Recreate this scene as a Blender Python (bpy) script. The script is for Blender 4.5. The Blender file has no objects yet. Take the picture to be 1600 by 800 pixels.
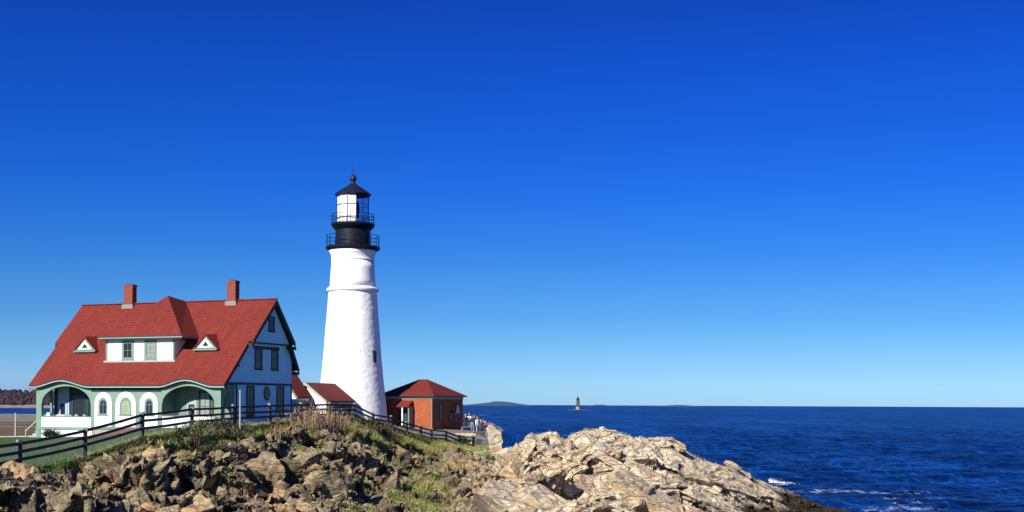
import bpy, math, random
import numpy as np
from mathutils import Matrix, Vector

SC = bpy.context.scene
COL = SC.collection
random.seed(7)
RNG = np.random.default_rng(11)
R = math.radians

# ---------------------------------------------------------------- camera
cd = bpy.data.cameras.new("camera"); cam = bpy.data.objects.new("camera", cd); COL.objects.link(cam)
cd.sensor_width = 36.0; cd.lens = 45.0; cd.shift_y = 0.1452
cd.clip_start = 0.5; cd.clip_end = 120000
cam.matrix_world = Matrix.Translation((0, 0, 11)) @ Matrix.Rotation(R(90), 4, 'X') @ Matrix.Rotation(0.0047, 4, 'Z')
SC.camera = cam

# ---------------------------------------------------------------- sky, sun, exposure
SUN_AZ = R(33)      # the sun stands behind the viewer and to the left by this much
SUN_EL = R(32)
world = bpy.data.worlds.new("World"); SC.world = world; world.use_nodes = True
wn = world.node_tree.nodes; wl = world.node_tree.links; wn.clear()
wo = wn.new('ShaderNodeOutputWorld'); bg = wn.new('ShaderNodeBackground')
sky = wn.new('ShaderNodeTexSky'); sky.sky_type = 'NISHITA'; sky.sun_disc = False
sky.sun_elevation = SUN_EL; sky.sun_rotation = R(180) + SUN_AZ
sky.air_density = 1.0; sky.dust_density = 0.3; sky.ozone_density = 3.0; sky.altitude = 10
bg.inputs['Strength'].default_value = 0.079
tc = wn.new('ShaderNodeTexCoord'); sx = wn.new('ShaderNodeSeparateXYZ')
wl.new(tc.outputs['Generated'], sx.inputs[0])
ramp = wn.new('ShaderNodeValToRGB'); cr = ramp.color_ramp
SKY_TINT = [(0.0, (0.4427, 0.777, 1.42)), (0.0163, (0.3852, 0.714, 1.33)), (0.0263, (0.323, 0.6384, 1.2424)), (0.0463, (0.2373, 0.5397, 1.0497)), (0.0662, (0.1785, 0.4505, 0.9573)), (0.0909, (0.1331, 0.4021, 0.899)), (0.1155, (0.0892, 0.3468, 0.8958)), (0.164, (0.0469, 0.2787, 0.9349)), (0.2114, (0.0339, 0.2349, 0.8948)), (0.2573, (0.028, 0.2068, 0.8702)), (0.2972, (0.026, 0.1746, 0.7785)), (0.36, (0.02, 0.165, 0.8)), (0.6, (0.015, 0.15, 0.85)), (1.0, (0.012, 0.13, 0.8))]
#SKY_TINT_LINE
while len(cr.elements) > 1: cr.elements.remove(cr.elements[-1])
cr.elements[0].position = SKY_TINT[0][0]; cr.elements[0].color = (*SKY_TINT[0][1], 1)
for p_, c_ in SKY_TINT[1:]:
    e_ = cr.elements.new(p_); e_.color = (*c_, 1)
wl.new(sx.outputs['Z'], ramp.inputs[0])
mul = wn.new('ShaderNodeMix'); mul.data_type = 'RGBA'; mul.blend_type = 'MULTIPLY'; mul.inputs[0].default_value = 1
wl.new(sky.outputs[0], mul.inputs['A']); wl.new(ramp.outputs[0], mul.inputs['B'])
# faint thin cloud streaks low over the horizon
mp = wn.new('ShaderNodeMapping'); mp.inputs['Scale'].default_value = (5, 5, 60)
nz = wn.new('ShaderNodeTexNoise'); nz.inputs['Scale'].default_value = 1.6; nz.inputs['Detail'].default_value = 5
wl.new(tc.outputs['Generated'], mp.inputs[0]); wl.new(mp.outputs[0], nz.inputs[0])
cr2 = wn.new('ShaderNodeValToRGB'); cr2.color_ramp.elements[0].position = 0.46; cr2.color_ramp.elements[1].position = 0.72
wl.new(nz.outputs[0], cr2.inputs[0])
lowm = wn.new('ShaderNodeMapRange'); lowm.inputs[1].default_value = 0.035; lowm.inputs[2].default_value = 0.012
wl.new(sx.outputs['Z'], lowm.inputs[0])
lefm = wn.new('ShaderNodeMapRange'); lefm.inputs[1].default_value = 0.02; lefm.inputs[2].default_value = -0.35
wl.new(sx.outputs['X'], lefm.inputs[0])
m1 = wn.new('ShaderNodeMath'); m1.operation = 'MULTIPLY'; wl.new(cr2.outputs[0], m1.inputs[0]); wl.new(lowm.outputs[0], m1.inputs[1])
m2 = wn.new('ShaderNodeMath'); m2.operation = 'MULTIPLY'; wl.new(m1.outputs[0], m2.inputs[0]); wl.new(lefm.outputs[0], m2.inputs[1])
m3 = wn.new('ShaderNodeMath'); m3.operation = 'MULTIPLY'; m3.inputs[1].default_value = 0.95; wl.new(m2.outputs[0], m3.inputs[0])
cl = wn.new('ShaderNodeMix'); cl.data_type = 'RGBA'; cl.inputs['B'].default_value = (2.5, 3.7, 6.6, 1)
wl.new(m3.outputs[0], cl.inputs[0]); wl.new(mul.outputs['Result'], cl.inputs['A'])
wl.new(cl.outputs['Result'], bg.inputs['Color']); wl.new(bg.outputs[0], wo.inputs[0])

sd = bpy.data.lights.new("sun", 'SUN'); sd.energy = 5.0; sd.angle = R(0.5); sd.color = (1.0, 0.95, 0.87)
sun = bpy.data.objects.new("sun", sd); COL.objects.link(sun)
to_sun = Vector((-math.sin(SUN_AZ) * math.cos(SUN_EL), -math.cos(SUN_AZ) * math.cos(SUN_EL), math.sin(SUN_EL)))
sun.rotation_euler = to_sun.to_track_quat('Z', 'Y').to_euler(); sun.location = (-60, -60, 80)
SC.view_settings.view_transform = 'Standard'; SC.view_settings.look = 'None'
SC.view_settings.exposure = 0.6; SC.view_settings.gamma = 1.0; SC.view_settings.use_curve_mapping = False

# ---------------------------------------------------------------- helpers
class MB:
    """collects shapes; build() links them as one mesh object"""
    def __init__(s): s.v = []; s.f = []
    def add(s, vs, fs):
        n = len(s.v); s.v += [tuple(map(float, p)) for p in vs]; s.f += [tuple(i + n for i in f) for f in fs]; return s
    def box(s, x0, x1, y0, y1, z0, z1):
        return s.add([(x0,y0,z0),(x1,y0,z0),(x1,y1,z0),(x0,y1,z0),(x0,y0,z1),(x1,y0,z1),(x1,y1,z1),(x0,y1,z1)],
                     [(0,3,2,1),(4,5,6,7),(0,1,5,4),(1,2,6,5),(2,3,7,6),(3,0,4,7)])
    def hexa(s, p):
        return s.add(p, [(0,3,2,1),(4,5,6,7),(0,1,5,4),(1,2,6,5),(2,3,7,6),(3,0,4,7)])
    def prism(s, poly, axis, a, b):
        """poly: 2D points; axis 'x': (y,z) extruded in x, 'y': (x,z), 'z': (x,y)"""
        def mk(p, t): return {'x': (t, p[0], p[1]), 'y': (p[0], t, p[1]), 'z': (p[0], p[1], t)}[axis]
        n = len(poly)
        vs = [mk(p, a) for p in poly] + [mk(p, b) for p in poly]
        fs = [tuple(range(n))[::-1], tuple(range(n, 2*n))] + [(i, (i+1) % n, (i+1) % n + n, i + n) for i in range(n)]
        return s.add(vs, fs)
    def curtain(s, xs, lo, hi, y0, y1):
        """solid between two curves lo(x) and hi(x), thickness y0..y1"""
        vs = []
        for x, a, b in zip(xs, lo, hi): vs += [(x,y0,a),(x,y0,b),(x,y1,b),(x,y1,a)]
        fs = [(0,1,2,3)]
        for i in range(len(xs)-1):
            p, q = 4*i, 4*i+4
            fs += [(p,q,q+1,p+1),(p+1,q+1,q+2,p+2),(p+2,q+2,q+3,p+3),(p+3,q+3,q,p)]
        n = 4*(len(xs)-1); fs.append((n+3,n+2,n+1,n))
        return s.add(vs, fs)
    def tube(s, p, q, r0, r1=None, n=6, caps=True):
        r1 = r0 if r1 is None else r1
        p = Vector(p); q = Vector(q); d = (q-p).normalized()
        a = d.orthogonal().normalized(); b = d.cross(a)
        vs = [p + (a*math.cos(2*math.pi*i/n) + b*math.sin(2*math.pi*i/n))*r0 for i in range(n)]
        vs += [q + (a*math.cos(2*math.pi*i/n) + b*math.sin(2*math.pi*i/n))*r1 for i in range(n)]
        fs = [(i,(i+1)%n,(i+1)%n+n,i+n) for i in range(n)]
        if caps: fs += [tuple(range(n))[::-1], tuple(range(n,2*n))]
        return s.add(vs, fs)
    def bar(s, p, q, w, h):
        """square-section bar from p to q, w across, h upright"""
        p = Vector(p); q = Vector(q); d = (q-p).normalized()
        a = d.cross(Vector((0,0,1))); a = a.normalized() if a.length > 1e-4 else Vector((1,0,0)); b = a.cross(d).normalized()
        c = [(-w/2,-h/2),(w/2,-h/2),(w/2,h/2),(-w/2,h/2)]
        return s.add([p+a*x+b*y for x,y in c] + [q+a*x+b*y for x,y in c], [(0,3,2,1),(4,5,6,7),(0,1,5,4),(1,2,6,5),(2,3,7,6),(3,0,4,7)])
    def lathe(s, prof, n=48, c=(0,0), caps=True):
        vs = [(c[0]+r*math.cos(2*math.pi*i/n), c[1]+r*math.sin(2*math.pi*i/n), z) for r, z in prof for i in range(n)]
        fs = [(k*n+i, k*n+(i+1)%n, (k+1)*n+(i+1)%n, (k+1)*n+i) for k in range(len(prof)-1) for i in range(n)]
        if caps: fs += [tuple(range(n))[::-1], tuple(range((len(prof)-1)*n, len(prof)*n))]
        return s.add(vs, fs)
    def build(s, name, mat, parent=None, smooth=False, recalc=True):
        me = bpy.data.meshes.new(name); me.from_pydata(s.v, [], s.f); me.validate()
        if recalc:
            import bmesh
            bm = bmesh.new(); bm.from_mesh(me); bmesh.ops.recalc_face_normals(bm, faces=bm.faces); bm.to_mesh(me); bm.free()
        me.materials.append(mat)
        if smooth: me.polygons.foreach_set('use_smooth', [True]*len(me.polygons))
        o = bpy.data.objects.new(name, me); COL.objects.link(o)
        if parent is not None: o.parent = parent
        return o

def tag(o, label=None, cat=None, group=None, kind=None):
    if label: o['label'] = label
    if cat: o['category'] = cat
    if group: o['group'] = group
    if kind: o['kind'] = kind
    return o
def empty(name, loc, rz=0.0, label=None, cat=None, group=None):
    o = bpy.data.objects.new(name, None); COL.objects.link(o); o.location = loc; o.rotation_euler = (0,0,rz)
    return tag(o, label, cat, group)
def copy_tree(o, parent=None):
    c = o.copy(); COL.objects.link(c); c.parent = parent
    for ch in list(o.children): copy_tree(ch, c)
    return c

def newmat(name):
    m = bpy.data.materials.new(name); m.use_nodes = True
    nt = m.node_tree; b = nt.nodes['Principled BSDF']
    return m, nt, b
def setspec(b, v):
    b.inputs['Specular IOR Level'].default_value = v
def mat(name, col, rough=0.7, var=0.12, scale=3.0, bump=0.0, bscale=None, spec=0.3, metal=0.0, dirt=None):
    """plain painted / stone / metal surface with a little uneven colour and relief"""
    m, nt, b = newmat(name); N = nt.nodes; L = nt.links
    tcn = N.new('ShaderNodeTexCoord')
    n1 = N.new('ShaderNodeTexNoise'); n1.inputs['Scale'].default_value = scale; n1.inputs['Detail'].default_value = 6; n1.inputs['Roughness'].default_value = 0.65
    L.new(tcn.outputs['Object'], n1.inputs[0])
    r = N.new('ShaderNodeValToRGB'); L.new(n1.outputs[0], r.inputs[0])
    lo = [max(0, c*(1-var)) for c in col]; hi = [min(1, c*(1+var)) for c in col]
    r.color_ramp.elements[0].position = 0.3; r.color_ramp.elements[0].color = (*lo, 1)
    r.color_ramp.elements[1].position = 0.7; r.color_ramp.elements[1].color = (*hi, 1)
    if dirt:
        e = r.color_ramp.elements.new(0.24); e.color = (*dirt, 1)
    L.new(r.outputs[0], b.inputs['Base Color'])
    b.inputs['Roughness'].default_value = rough; b.inputs['Metallic'].default_value = metal; setspec(b, spec)
    if bump:
        n2 = N.new('ShaderNodeTexNoise'); n2.inputs['Scale'].default_value = bscale or scale*4; n2.inputs['Detail'].default_value = 5
        L.new(tcn.outputs['Object'], n2.inputs[0])
        bp = N.new('ShaderNodeBump'); bp.inputs['Strength'].default_value = 1; bp.inputs['Distance'].default_value = bump
        L.new(n2.outputs[0], bp.inputs['Height']); L.new(bp.outputs[0], b.inputs['Normal'])
    return m
def brickmat(name, c1, c2, mortar, bw, bh, msize, plane='xz', zscale=1.0, rough=0.8, bump=0.01, off=0.5, var=0.25):
    m, nt, b = newmat(name); N = nt.nodes; L = nt.links
    tcn = N.new('ShaderNodeTexCoord'); sp = N.new('ShaderNodeSeparateXYZ'); L.new(tcn.outputs['Object'], sp.inputs[0])
    cb = N.new('ShaderNodeCombineXYZ')
    src = {'x': 'X', 'y': 'Y', 'z': 'Z'}
    if plane == 'sz':     # walls of any direction: x+y along, z up
        ad = N.new('ShaderNodeMath'); ad.operation = 'ADD'; L.new(sp.outputs['X'], ad.inputs[0]); L.new(sp.outputs['Y'], ad.inputs[1]); L.new(ad.outputs[0], cb.inputs[0])
    else: L.new(sp.outputs[src[plane[0]]], cb.inputs[0])
    mz = N.new('ShaderNodeMath'); mz.operation = 'MULTIPLY'; mz.inputs[1].default_value = zscale; L.new(sp.outputs['Z'], mz.inputs[0]); L.new(mz.outputs[0], cb.inputs[1])
    br = N.new('ShaderNodeTexBrick'); L.new(cb.outputs[0], br.inputs['Vector'])
    br.inputs['Color1'].default_value = (*c1,1); br.inputs['Color2'].default_value = (*c2,1); br.inputs['Mortar'].default_value = (*mortar,1)
    br.inputs['Scale'].default_value = 1; br.inputs['Brick Width'].default_value = bw; br.inputs['Row Height'].default_value = bh
    br.inputs['Mortar Size'].default_value = msize; br.inputs['Mortar Smooth'].default_value = 0.1; br.offset = off
    n1 = N.new('ShaderNodeTexNoise'); n1.inputs['Scale'].default_value = 0.8; n1.inputs['Detail'].default_value = 8; n1.inputs['Roughness'].default_value = 0.7
    ms_ = N.new('ShaderNodeMapping'); ms_.inputs['Scale'].default_value = (2.6,0.5,0.4) if plane == 'xz' else (0.5,2.6,0.4) if plane == 'yz' else (1,1,1)   # rain streaks run down a roof
    L.new(tcn.outputs['Object'], ms_.inputs[0]); L.new(ms_.outputs[0], n1.inputs[0])
    mr = N.new('ShaderNodeMapRange'); mr.inputs[1].default_value = 0.3; mr.inputs[2].default_value = 0.7; mr.inputs[3].default_value = 1-var; mr.inputs[4].default_value = 1+var
    L.new(n1.outputs[0], mr.inputs[0])
    mx = N.new('ShaderNodeVectorMath'); mx.operation = 'SCALE'; L.new(br.outputs['Color'], mx.inputs[0]); L.new(mr.outputs[0], mx.inputs['Scale'])
    L.new(mx.outputs[0], b.inputs['Base Color']); b.inputs['Roughness'].default_value = rough; setspec(b, 0.25)
    bp = N.new('ShaderNodeBump'); bp.inputs['Distance'].default_value = bump; bp.invert = True
    L.new(br.outputs['Fac'], bp.inputs['Height'])
    if bump: L.new(bp.outputs[0], b.inputs['Normal'])
    return m
def glassmat(name, col=(0.015,0.02,0.025), rough=0.08):
    m, nt, b = newmat(name); b.inputs['Base Color'].default_value = (*col,1); b.inputs['Roughness'].default_value = rough; setspec(b, 0.28)
    tcn = nt.nodes.new('ShaderNodeTexCoord'); n = nt.nodes.new('ShaderNodeTexNoise'); n.inputs['Scale'].default_value = 1.5
    nt.links.new(tcn.outputs['Object'], n.inputs[0]); bp = nt.nodes.new('ShaderNodeBump'); bp.inputs['Distance'].default_value = 0.02
    nt.links.new(n.outputs[0], bp.inputs['Height']); nt.links.new(bp.outputs[0], b.inputs['Normal'])
    return m

M = {}
M['white'] = mat('white_paint', (0.80,0.79,0.77), 0.6, 0.05, 1.2, 0.004, 8, dirt=(0.66,0.65,0.61))
M['clapboard'] = mat('shade_blue_clapboard', (0.35,0.74,0.92), 0.65, 0.05, 1.0, 0.003, 8)  # white boards; the blue of the shaded gable is painted into the colour
M['sage'] = mat('sage_green_paint', (0.170,0.268,0.195), 0.6, 0.10, 1.5, 0.003, 10)
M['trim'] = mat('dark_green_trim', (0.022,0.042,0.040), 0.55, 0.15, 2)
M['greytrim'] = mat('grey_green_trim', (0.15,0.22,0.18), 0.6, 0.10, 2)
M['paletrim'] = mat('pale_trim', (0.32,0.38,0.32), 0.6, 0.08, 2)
M['roof'] = brickmat('red_roof_shingles', (0.198,0.027,0.016), (0.158,0.021,0.013), (0.085,0.012,0.009), 0.42, 0.20, 0.018, 'xz', 1.38, 0.85, 0, var=0.2)
M['roofside'] = brickmat('red_roof_shingles_side', (0.198,0.027,0.016), (0.158,0.021,0.013), (0.085,0.012,0.009), 0.42, 0.20, 0.018, 'yz', 1.38, 0.85, 0, var=0.2)
M['brick'] = brickmat('red_brick', (0.38,0.085,0.022), (0.29,0.06,0.018), (0.24,0.12,0.07), 0.22, 0.075, 0.008, 'sz', 1.0, 0.85, 0, var=0.2)
M['chimneybrick'] = brickmat('chimney_brick', (0.25,0.050,0.030), (0.19,0.035,0.024), (0.17,0.09,0.07), 0.22, 0.075, 0.008, 'sz', 1.0, 0.85, 0, var=0.25)
M['brickpath'] = mat('brick_paving', (0.27,0.075,0.045), 0.9, 0.3, 6, 0.01)
M['stone'] = mat('pale_stone', (0.42,0.36,0.26), 0.9, 0.3, 1.8, 0.08, 3, dirt=(0.18,0.16,0.12))
M['glass'] = glassmat('dark_window_glass')
M['curtain'] = mat('pale_curtain', (0.26,0.33,0.19), 0.9, 0.3, 7)
M['shadegrey'] = mat('window_blind', (0.22,0.26,0.22), 0.8, 0.15, 5)
M['porchwall'] = mat('shade_blue_porch_wall', (0.34,0.42,0.50), 0.7, 0.06, 2)  # whitish wall with the bluish porch shade put into its colour
M['black'] = mat('black_ironwork', (0.007,0.009,0.018), 0.5, 0.3, 3, spec=0.2)
M['lantern_black'] = mat('black_lantern_roof', (0.010,0.013,0.024), 0.45, 0.3, 4, spec=0.3)
M['copper'] = mat('dark_vent_ball', (0.022,0.014,0.022), 0.5, 0.3, 4)
M['greypole'] = mat('weathered_pole', (0.30,0.30,0.30), 0.7, 0.15, 5)
M['pole'] = mat('white_pole', (0.72,0.71,0.68), 0.6, 0.1, 5)
M['post'] = mat('weathered_dark_post', (0.045,0.045,0.05), 0.85, 0.4, 9, 0.01)
M['cap'] = mat('weathered_pale_post_top', (0.24,0.22,0.19), 0.9, 0.25, 9, 0.01)
M['rail'] = mat('dark_fence_rail', (0.022,0.025,0.033), 0.75, 0.4, 7, 0.006)
M['wire'] = mat('galvanised_wire', (0.30,0.34,0.31), 0.6, 0.2, 5, metal=0.2)
M['porchfloor'] = mat('porch_floor', (0.18,0.22,0.20), 0.8, 0.1, 3)
M['bark'] = mat('stem_bark', (0.10,0.075,0.05), 0.9, 0.3, 9)
def flatmat(name, col, rough=0.8): return mat(name, col, rough, 0.15, 12)

# distances and heights of the bluff, from the cove over the crest to the far side, by bearing
PROFILE = [  # bearing X/Y, then (distance, height) from the cove to the far side
 (-0.46, [(32, -0.11), (46, 5.89), (52, 7.05), (57, 7.86), (66, 8.0), (88, 8.2), (110, 8.0), (124, 7.1), (420, 7.2), (450, -3)]),
 (-0.4, [(32, -0.09), (46, 5.91), (52, 7.06), (57, 7.91), (66, 8.0), (88, 8.2), (110, 8.0), (124, 7.1), (420, 7.2), (450, -3)]),
 (-0.37, [(34, -0.31), (48, 5.69), (56, 6.82), (62, 7.83), (70, 8.0), (88, 8.2), (110, 8.05), (124, 7.4), (420, 7.2), (450, -3)]),
 (-0.3335, [(36, -0.52), (50, 5.48), (58, 6.77), (66, 8.13), (76, 8.2), (90, 8.3), (107, 8.2), (124, 8.0), (420, 7.2), (450, -3)]),
 (-0.31, [(38, -0.74), (52, 5.26), (61, 6.86), (69, 8.56), (80, 8.6), (95, 8.8), (106, 8.8), (124, 8.5), (420, 7.2), (450, -3)]),
 (-0.289, [(40, -0.95), (54, 5.05), (64, 6.99), (72.5, 8.99), (82, 9.0), (95, 9.0), (106, 9.0), (124, 8.8), (420, 7.2), (450, -3)]),
 (-0.25, [(44, -1.38), (58, 4.62), (70, 6.97), (79, 9.26), (88, 9.2), (97, 9.1), (107, 9.0), (124, 8.9), (420, 7.2), (450, -3)]),
 (-0.2175, [(46, -1.59), (60, 4.41), (74, 6.94), (85, 9.31), (92, 9.4), (98, 9.1), (108, 9.0), (124, 8.9), (420, 7.2), (450, -3)]),
 (-0.1895, [(49, -1.91), (63, 4.09), (79, 6.75), (90, 9.49), (96, 9.6), (102, 9.1), (110, 9.0), (124, 8.9), (400, 7.2), (450, -3)]),
 (-0.165, [(51, -2.13), (65, 3.87), (82, 6.68), (95, 9.66), (100, 9.7), (106, 9.3), (114, 9.0), (126, 8.9), (300, 7.2), (330, -3)]),
 (-0.143, [(52, -2.23), (66, 3.77), (86, 6.48), (100, 9.7), (105, 9.7), (110, 9.3), (116, 9.0), (128, 8.9), (200, 8), (230, -3)]),
 (-0.123, [(54, -2.44), (68, 3.56), (90, 6.28), (104, 9.6), (108, 9.5), (112, 9.2), (118, 9.0), (130, 8.9), (160, 8.5), (175, -3)]),
 (-0.108, [(56, -2.65), (70, 3.35), (92, 6.09), (109, 9.27), (112, 9.2), (116, 9.1), (120, 9.0), (131, 8.9), (150, 8.5), (162, -3)]),
 (-0.0945, [(56, -2.65), (70, 3.35), (94, 5.8), (113, 8.71), (116, 8.8), (120, 8.8), (124, 8.8), (131, 8.8), (148, 8.5), (160, -3)]),
 (-0.0715, [(58, -2.86), (72, 3.14), (97, 5.26), (121, 7.83), (124, 8.0), (127, 8.2), (129, 8.4), (132, 8.45), (146, 8.4), (158, -3)]),
 (-0.0515, [(59, -2.96), (73, 3.04), (99, 4.8), (127, 7.18), (128.5, 7.4), (130, 7.9), (131, 8.3), (134, 8.4), (146, 8.4), (156, -3)]),
 (-0.0305, [(60, -3.07), (74, 2.93), (100, 4.5), (131, 6.68), (131.8, 7.0), (132.6, 7.8), (133.2, 8.2), (136, 8.25), (145, 8.2), (154, -3)]),
 (-0.0175, [(60, -3.06), (74, 2.94), (100, 4.46), (131, 6.55), (132, 6.9), (133, 7.4), (134, 7.9), (136, 8.0), (140, 7.8), (150, -3)]),
 (-0.012, [(60, -3.06), (74, 2.94), (100, 4.51), (129, 6.5), (131, 6.5), (132, 6.3), (134, 5.8), (136, 4), (139, 1), (148, -3)]),
 (-0.005, [(60, -3.06), (74, 2.94), (99, 4.68), (126, 6.61), (129, 6.1), (131, 5.5), (133, 4), (135, 2), (138, 0), (146, -3)]),
 (0.0075, [(60, -3.05), (74, 2.95), (98, 4.99), (121, 7.39), (124, 7.0), (127, 6), (130, 4), (133, 2), (136, 0), (144, -3)]),
 (0.016, [(60, -3.05), (74, 2.95), (97, 5.3), (117, 8.22), (120, 7.6), (123, 7), (127, 5), (131, 2), (135, 0), (143, -3)]),
 (0.0275, [(60, -3.05), (74, 2.95), (97, 5.3), (115, 8.62), (118, 8.2), (121, 7), (125, 5), (130, 2), (134, 0), (142, -3)]),
 (0.035, [(60, -3.04), (74, 2.96), (97, 5.31), (114, 8.64), (117, 8.2), (121, 7), (125, 5), (130, 2), (134, 0), (142, -3)]),
 (0.042, [(60, -3.04), (74, 2.96), (97, 5.31), (113, 7.99), (117, 7.6), (121, 6.5), (125, 5), (130, 2), (134, 0), (142, -3)]),
 (0.0455, [(60, -3.04), (74, 2.96), (97, 5.41), (112, 8.69), (116, 8.2), (120, 7), (125, 5), (130, 2), (134, 0), (142, -3)]),
 (0.065, [(60, -3.03), (74, 2.97), (96, 5.62), (112, 8.92), (116, 8.4), (120, 7), (125, 5), (130, 2), (134, 0), (142, -3)]),
 (0.0825, [(61, -3.13), (75, 2.87), (96, 5.63), (112, 8.82), (116, 8.4), (120, 7), (125, 5), (130, 2), (134, 0), (142, -3)]),
 (0.095, [(62, -3.24), (76, 2.76), (97, 5.48), (112, 8.27), (116, 7.8), (120, 7), (125, 5), (130, 2), (134, 0), (142, -3)]),
 (0.125, [(64, -3.44), (78, 2.56), (98, 5.39), (113, 8.15), (117, 7.5), (121, 6.5), (126, 4), (131, 1.5), (135, 0), (142, -3)]),
 (0.13, [(64, -3.44), (78, 2.56), (98, 5.19), (113, 7.7), (117, 7.2), (121, 6), (126, 4), (131, 1.5), (135, 0), (142, -3)]),
 (0.1345, [(65, -3.55), (79, 2.45), (98, 4.95), (114, 7.04), (118, 6.6), (122, 5.5), (126, 3.5), (131, 1.5), (135, 0), (142, -3)]),
 (0.15, [(66, -3.65), (80, 2.35), (100, 4.29), (117, 6.01), (120, 5.5), (123, 4.5), (127, 3), (131, 1), (135, -0.5), (142, -3)]),
 (0.17, [(69, -3.97), (83, 2.03), (103, 3.58), (120, 5.35), (123, 4.6), (126, 3.5), (129, 2.0), (132, 0.5), (135, -1), (142, -3)]),
 (0.2, [(74, -4.5), (88, 1.5), (108, 2.21), (126, 3.51), (128, 2.9), (130, 2), (132, 1), (134, 0), (137, -1.5), (143, -3)]),
 (0.22, [(81, -5.24), (95, 0.76), (112, 1.05), (128, 2.19), (130, 1.8), (132, 1), (133, 0.3), (135, -0.6), (138, -2), (143, -3)]),
 (0.24, [(88, -5.99), (102, 0.01), (116, 0.13), (130, 1.09), (131, 0.8), (132.5, 0.2), (134, -0.5), (136, -1.2), (138, -2), (143, -3)]),
 (0.2625, [(101, -6.8), (115, -0.8), (123, -0.51), (131, 0.11), (132, -0.1), (133, -0.6), (135, -1.2), (137, -2), (139, -2.5), (143, -3)]),
 (0.3, [(104, -7.68), (118, -1.68), (126, -1.78), (131, -1.5), (132, -1.6), (133, -1.9), (135, -2.2), (137, -2.5), (139, -2.8), (143, -3)]),
 (0.35, [(104, -7.65), (118, -1.65), (126, -1.88), (131, -2.06), (132, -2.6), (133, -2.6), (135, -2.7), (137, -2.8), (139, -2.9), (143, -3)]),
]
FENCE = [ (-23.21, 54, 9.12), (-23.09, 60, 9.25), (-22.01, 66, 9.72), (-20.95, 72.5, 10.51), (-19.75, 79, 10.8), (-18.49, 85, 10.95), (-17.06, 90, 11.02), (-15.68, 95, 11.11), (-14.3, 100, 11.15), (-12.79, 104, 11.11), (-11.77, 109, 10.31), (-10.67, 113, 10.01), (-9.59, 117, 9.45), (-8.64, 121, 9.04), (-7.8, 124, 8.69), (-6.53, 127, 8.51), (-5.34, 129, 7.96), (-3.98, 131, 7.86) ]

# ---------------------------------------------------------------- noise tools (numpy)
_T = RNG.random((65536, 4)).astype(np.float32)
def _h(i, j, k, s=0):
    return ((i*73856093) ^ (j*19349663) ^ (k*83492791) ^ (s*2654435)) & 0xFFFF
def vnoise(p, s=0):
    """smooth value noise, p (n,3) -> 0..1"""
    f = np.floor(p); i = f.astype(np.int64); t = p - f; t = t*t*(3-2*t); r = 0
    for a in (0,1):
        for b in (0,1):
            for c in (0,1):
                w = (t[:,0] if a else 1-t[:,0])*(t[:,1] if b else 1-t[:,1])*(t[:,2] if c else 1-t[:,2])
                r = r + w*_T[_h(i[:,0]+a, i[:,1]+b, i[:,2]+c, s), 0]
    return r
def fbm(p, o=4, s=0):
    r = 0; a = 0.5; n = 0
    for k in range(o): r = r + a*vnoise(p*2**k, s+k*7); n += a; a *= 0.5
    return r/n
def blocks(p, s=0, bias=(0,0,0), w=0.0):
    """broken-rock relief: every Voronoi cell is a tilted facet of its own, neighbours meet in a steep face of width w;
    returns (height, gap to the next cell, cell value)"""
    f = np.floor(p).astype(np.int64); n = len(p)
    d1 = np.full(n, 9e9); d2 = np.full(n, 9e9); i1 = np.zeros(n, np.int64); i2 = np.zeros(n, np.int64); o1 = np.zeros((n,3)); o2 = np.zeros((n,3))
    for a in (-1,0,1):
        for b in (-1,0,1):
            for c in (-1,0,1):
                h = _h(f[:,0]+a, f[:,1]+b, f[:,2]+c, s)
                q = np.stack([f[:,0]+a, f[:,1]+b, f[:,2]+c], 1) + _T[h,:3]
                dv = p - q; d = (dv**2).sum(1)
                m = d < d1; m2 = (~m) & (d < d2)
                d2 = np.where(m, d1, np.where(m2, d, d2)); i2 = np.where(m, i1, np.where(m2, h, i2)); o2 = np.where(m[:,None], o1, np.where(m2[:,None], dv, o2))
                i1 = np.where(m, h, i1); o1 = np.where(m[:,None], dv, o1); d1 = np.where(m, d, d1)
    def hh(i, o):
        g = (_T[(i*31+17) & 0xFFFF, :3]*2-1)*0.8 + np.array(bias)
        return (_T[i,3]*2-1)*0.6 + (g*o).sum(1)*1.1
    gap = np.sqrt(d2)-np.sqrt(d1); H = hh(i1, o1)
    if w > 0:
        t = np.clip(0.5+0.5*gap/w, 0, 1); H = H*t + hh(i2, o2)*(1-t)
    return H, gap, _T[(i1*57+5) & 0xFFFF, 3]

def grid_mesh(name, P, nr, nc, m, attrs=None, smooth=False):
    me = bpy.data.meshes.new(name)
    idx = np.arange(nr*nc).reshape(nr, nc)
    f = np.stack([idx[:-1,:-1], idx[:-1,1:], idx[1:,1:], idx[1:,:-1]], -1).reshape(-1, 4)
    me.vertices.add(nr*nc); me.vertices.foreach_set('co', P.astype(np.float32).ravel())
    me.loops.add(f.size); me.loops.foreach_set('vertex_index', f.ravel().astype(np.int32))
    me.polygons.add(len(f)); me.polygons.foreach_set('loop_start', (np.arange(len(f))*4).astype(np.int32))
    me.update(calc_edges=True)
    me.polygons.foreach_set('use_smooth', np.full(len(f), smooth))
    for k, v in (attrs or {}).items():
        at = me.attributes.new(k, 'FLOAT', 'POINT'); at.data.foreach_set('value', v.astype(np.float32).ravel())
    me.materials.append(m)
    o = bpy.data.objects.new(name, me); COL.objects.link(o); return o

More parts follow.
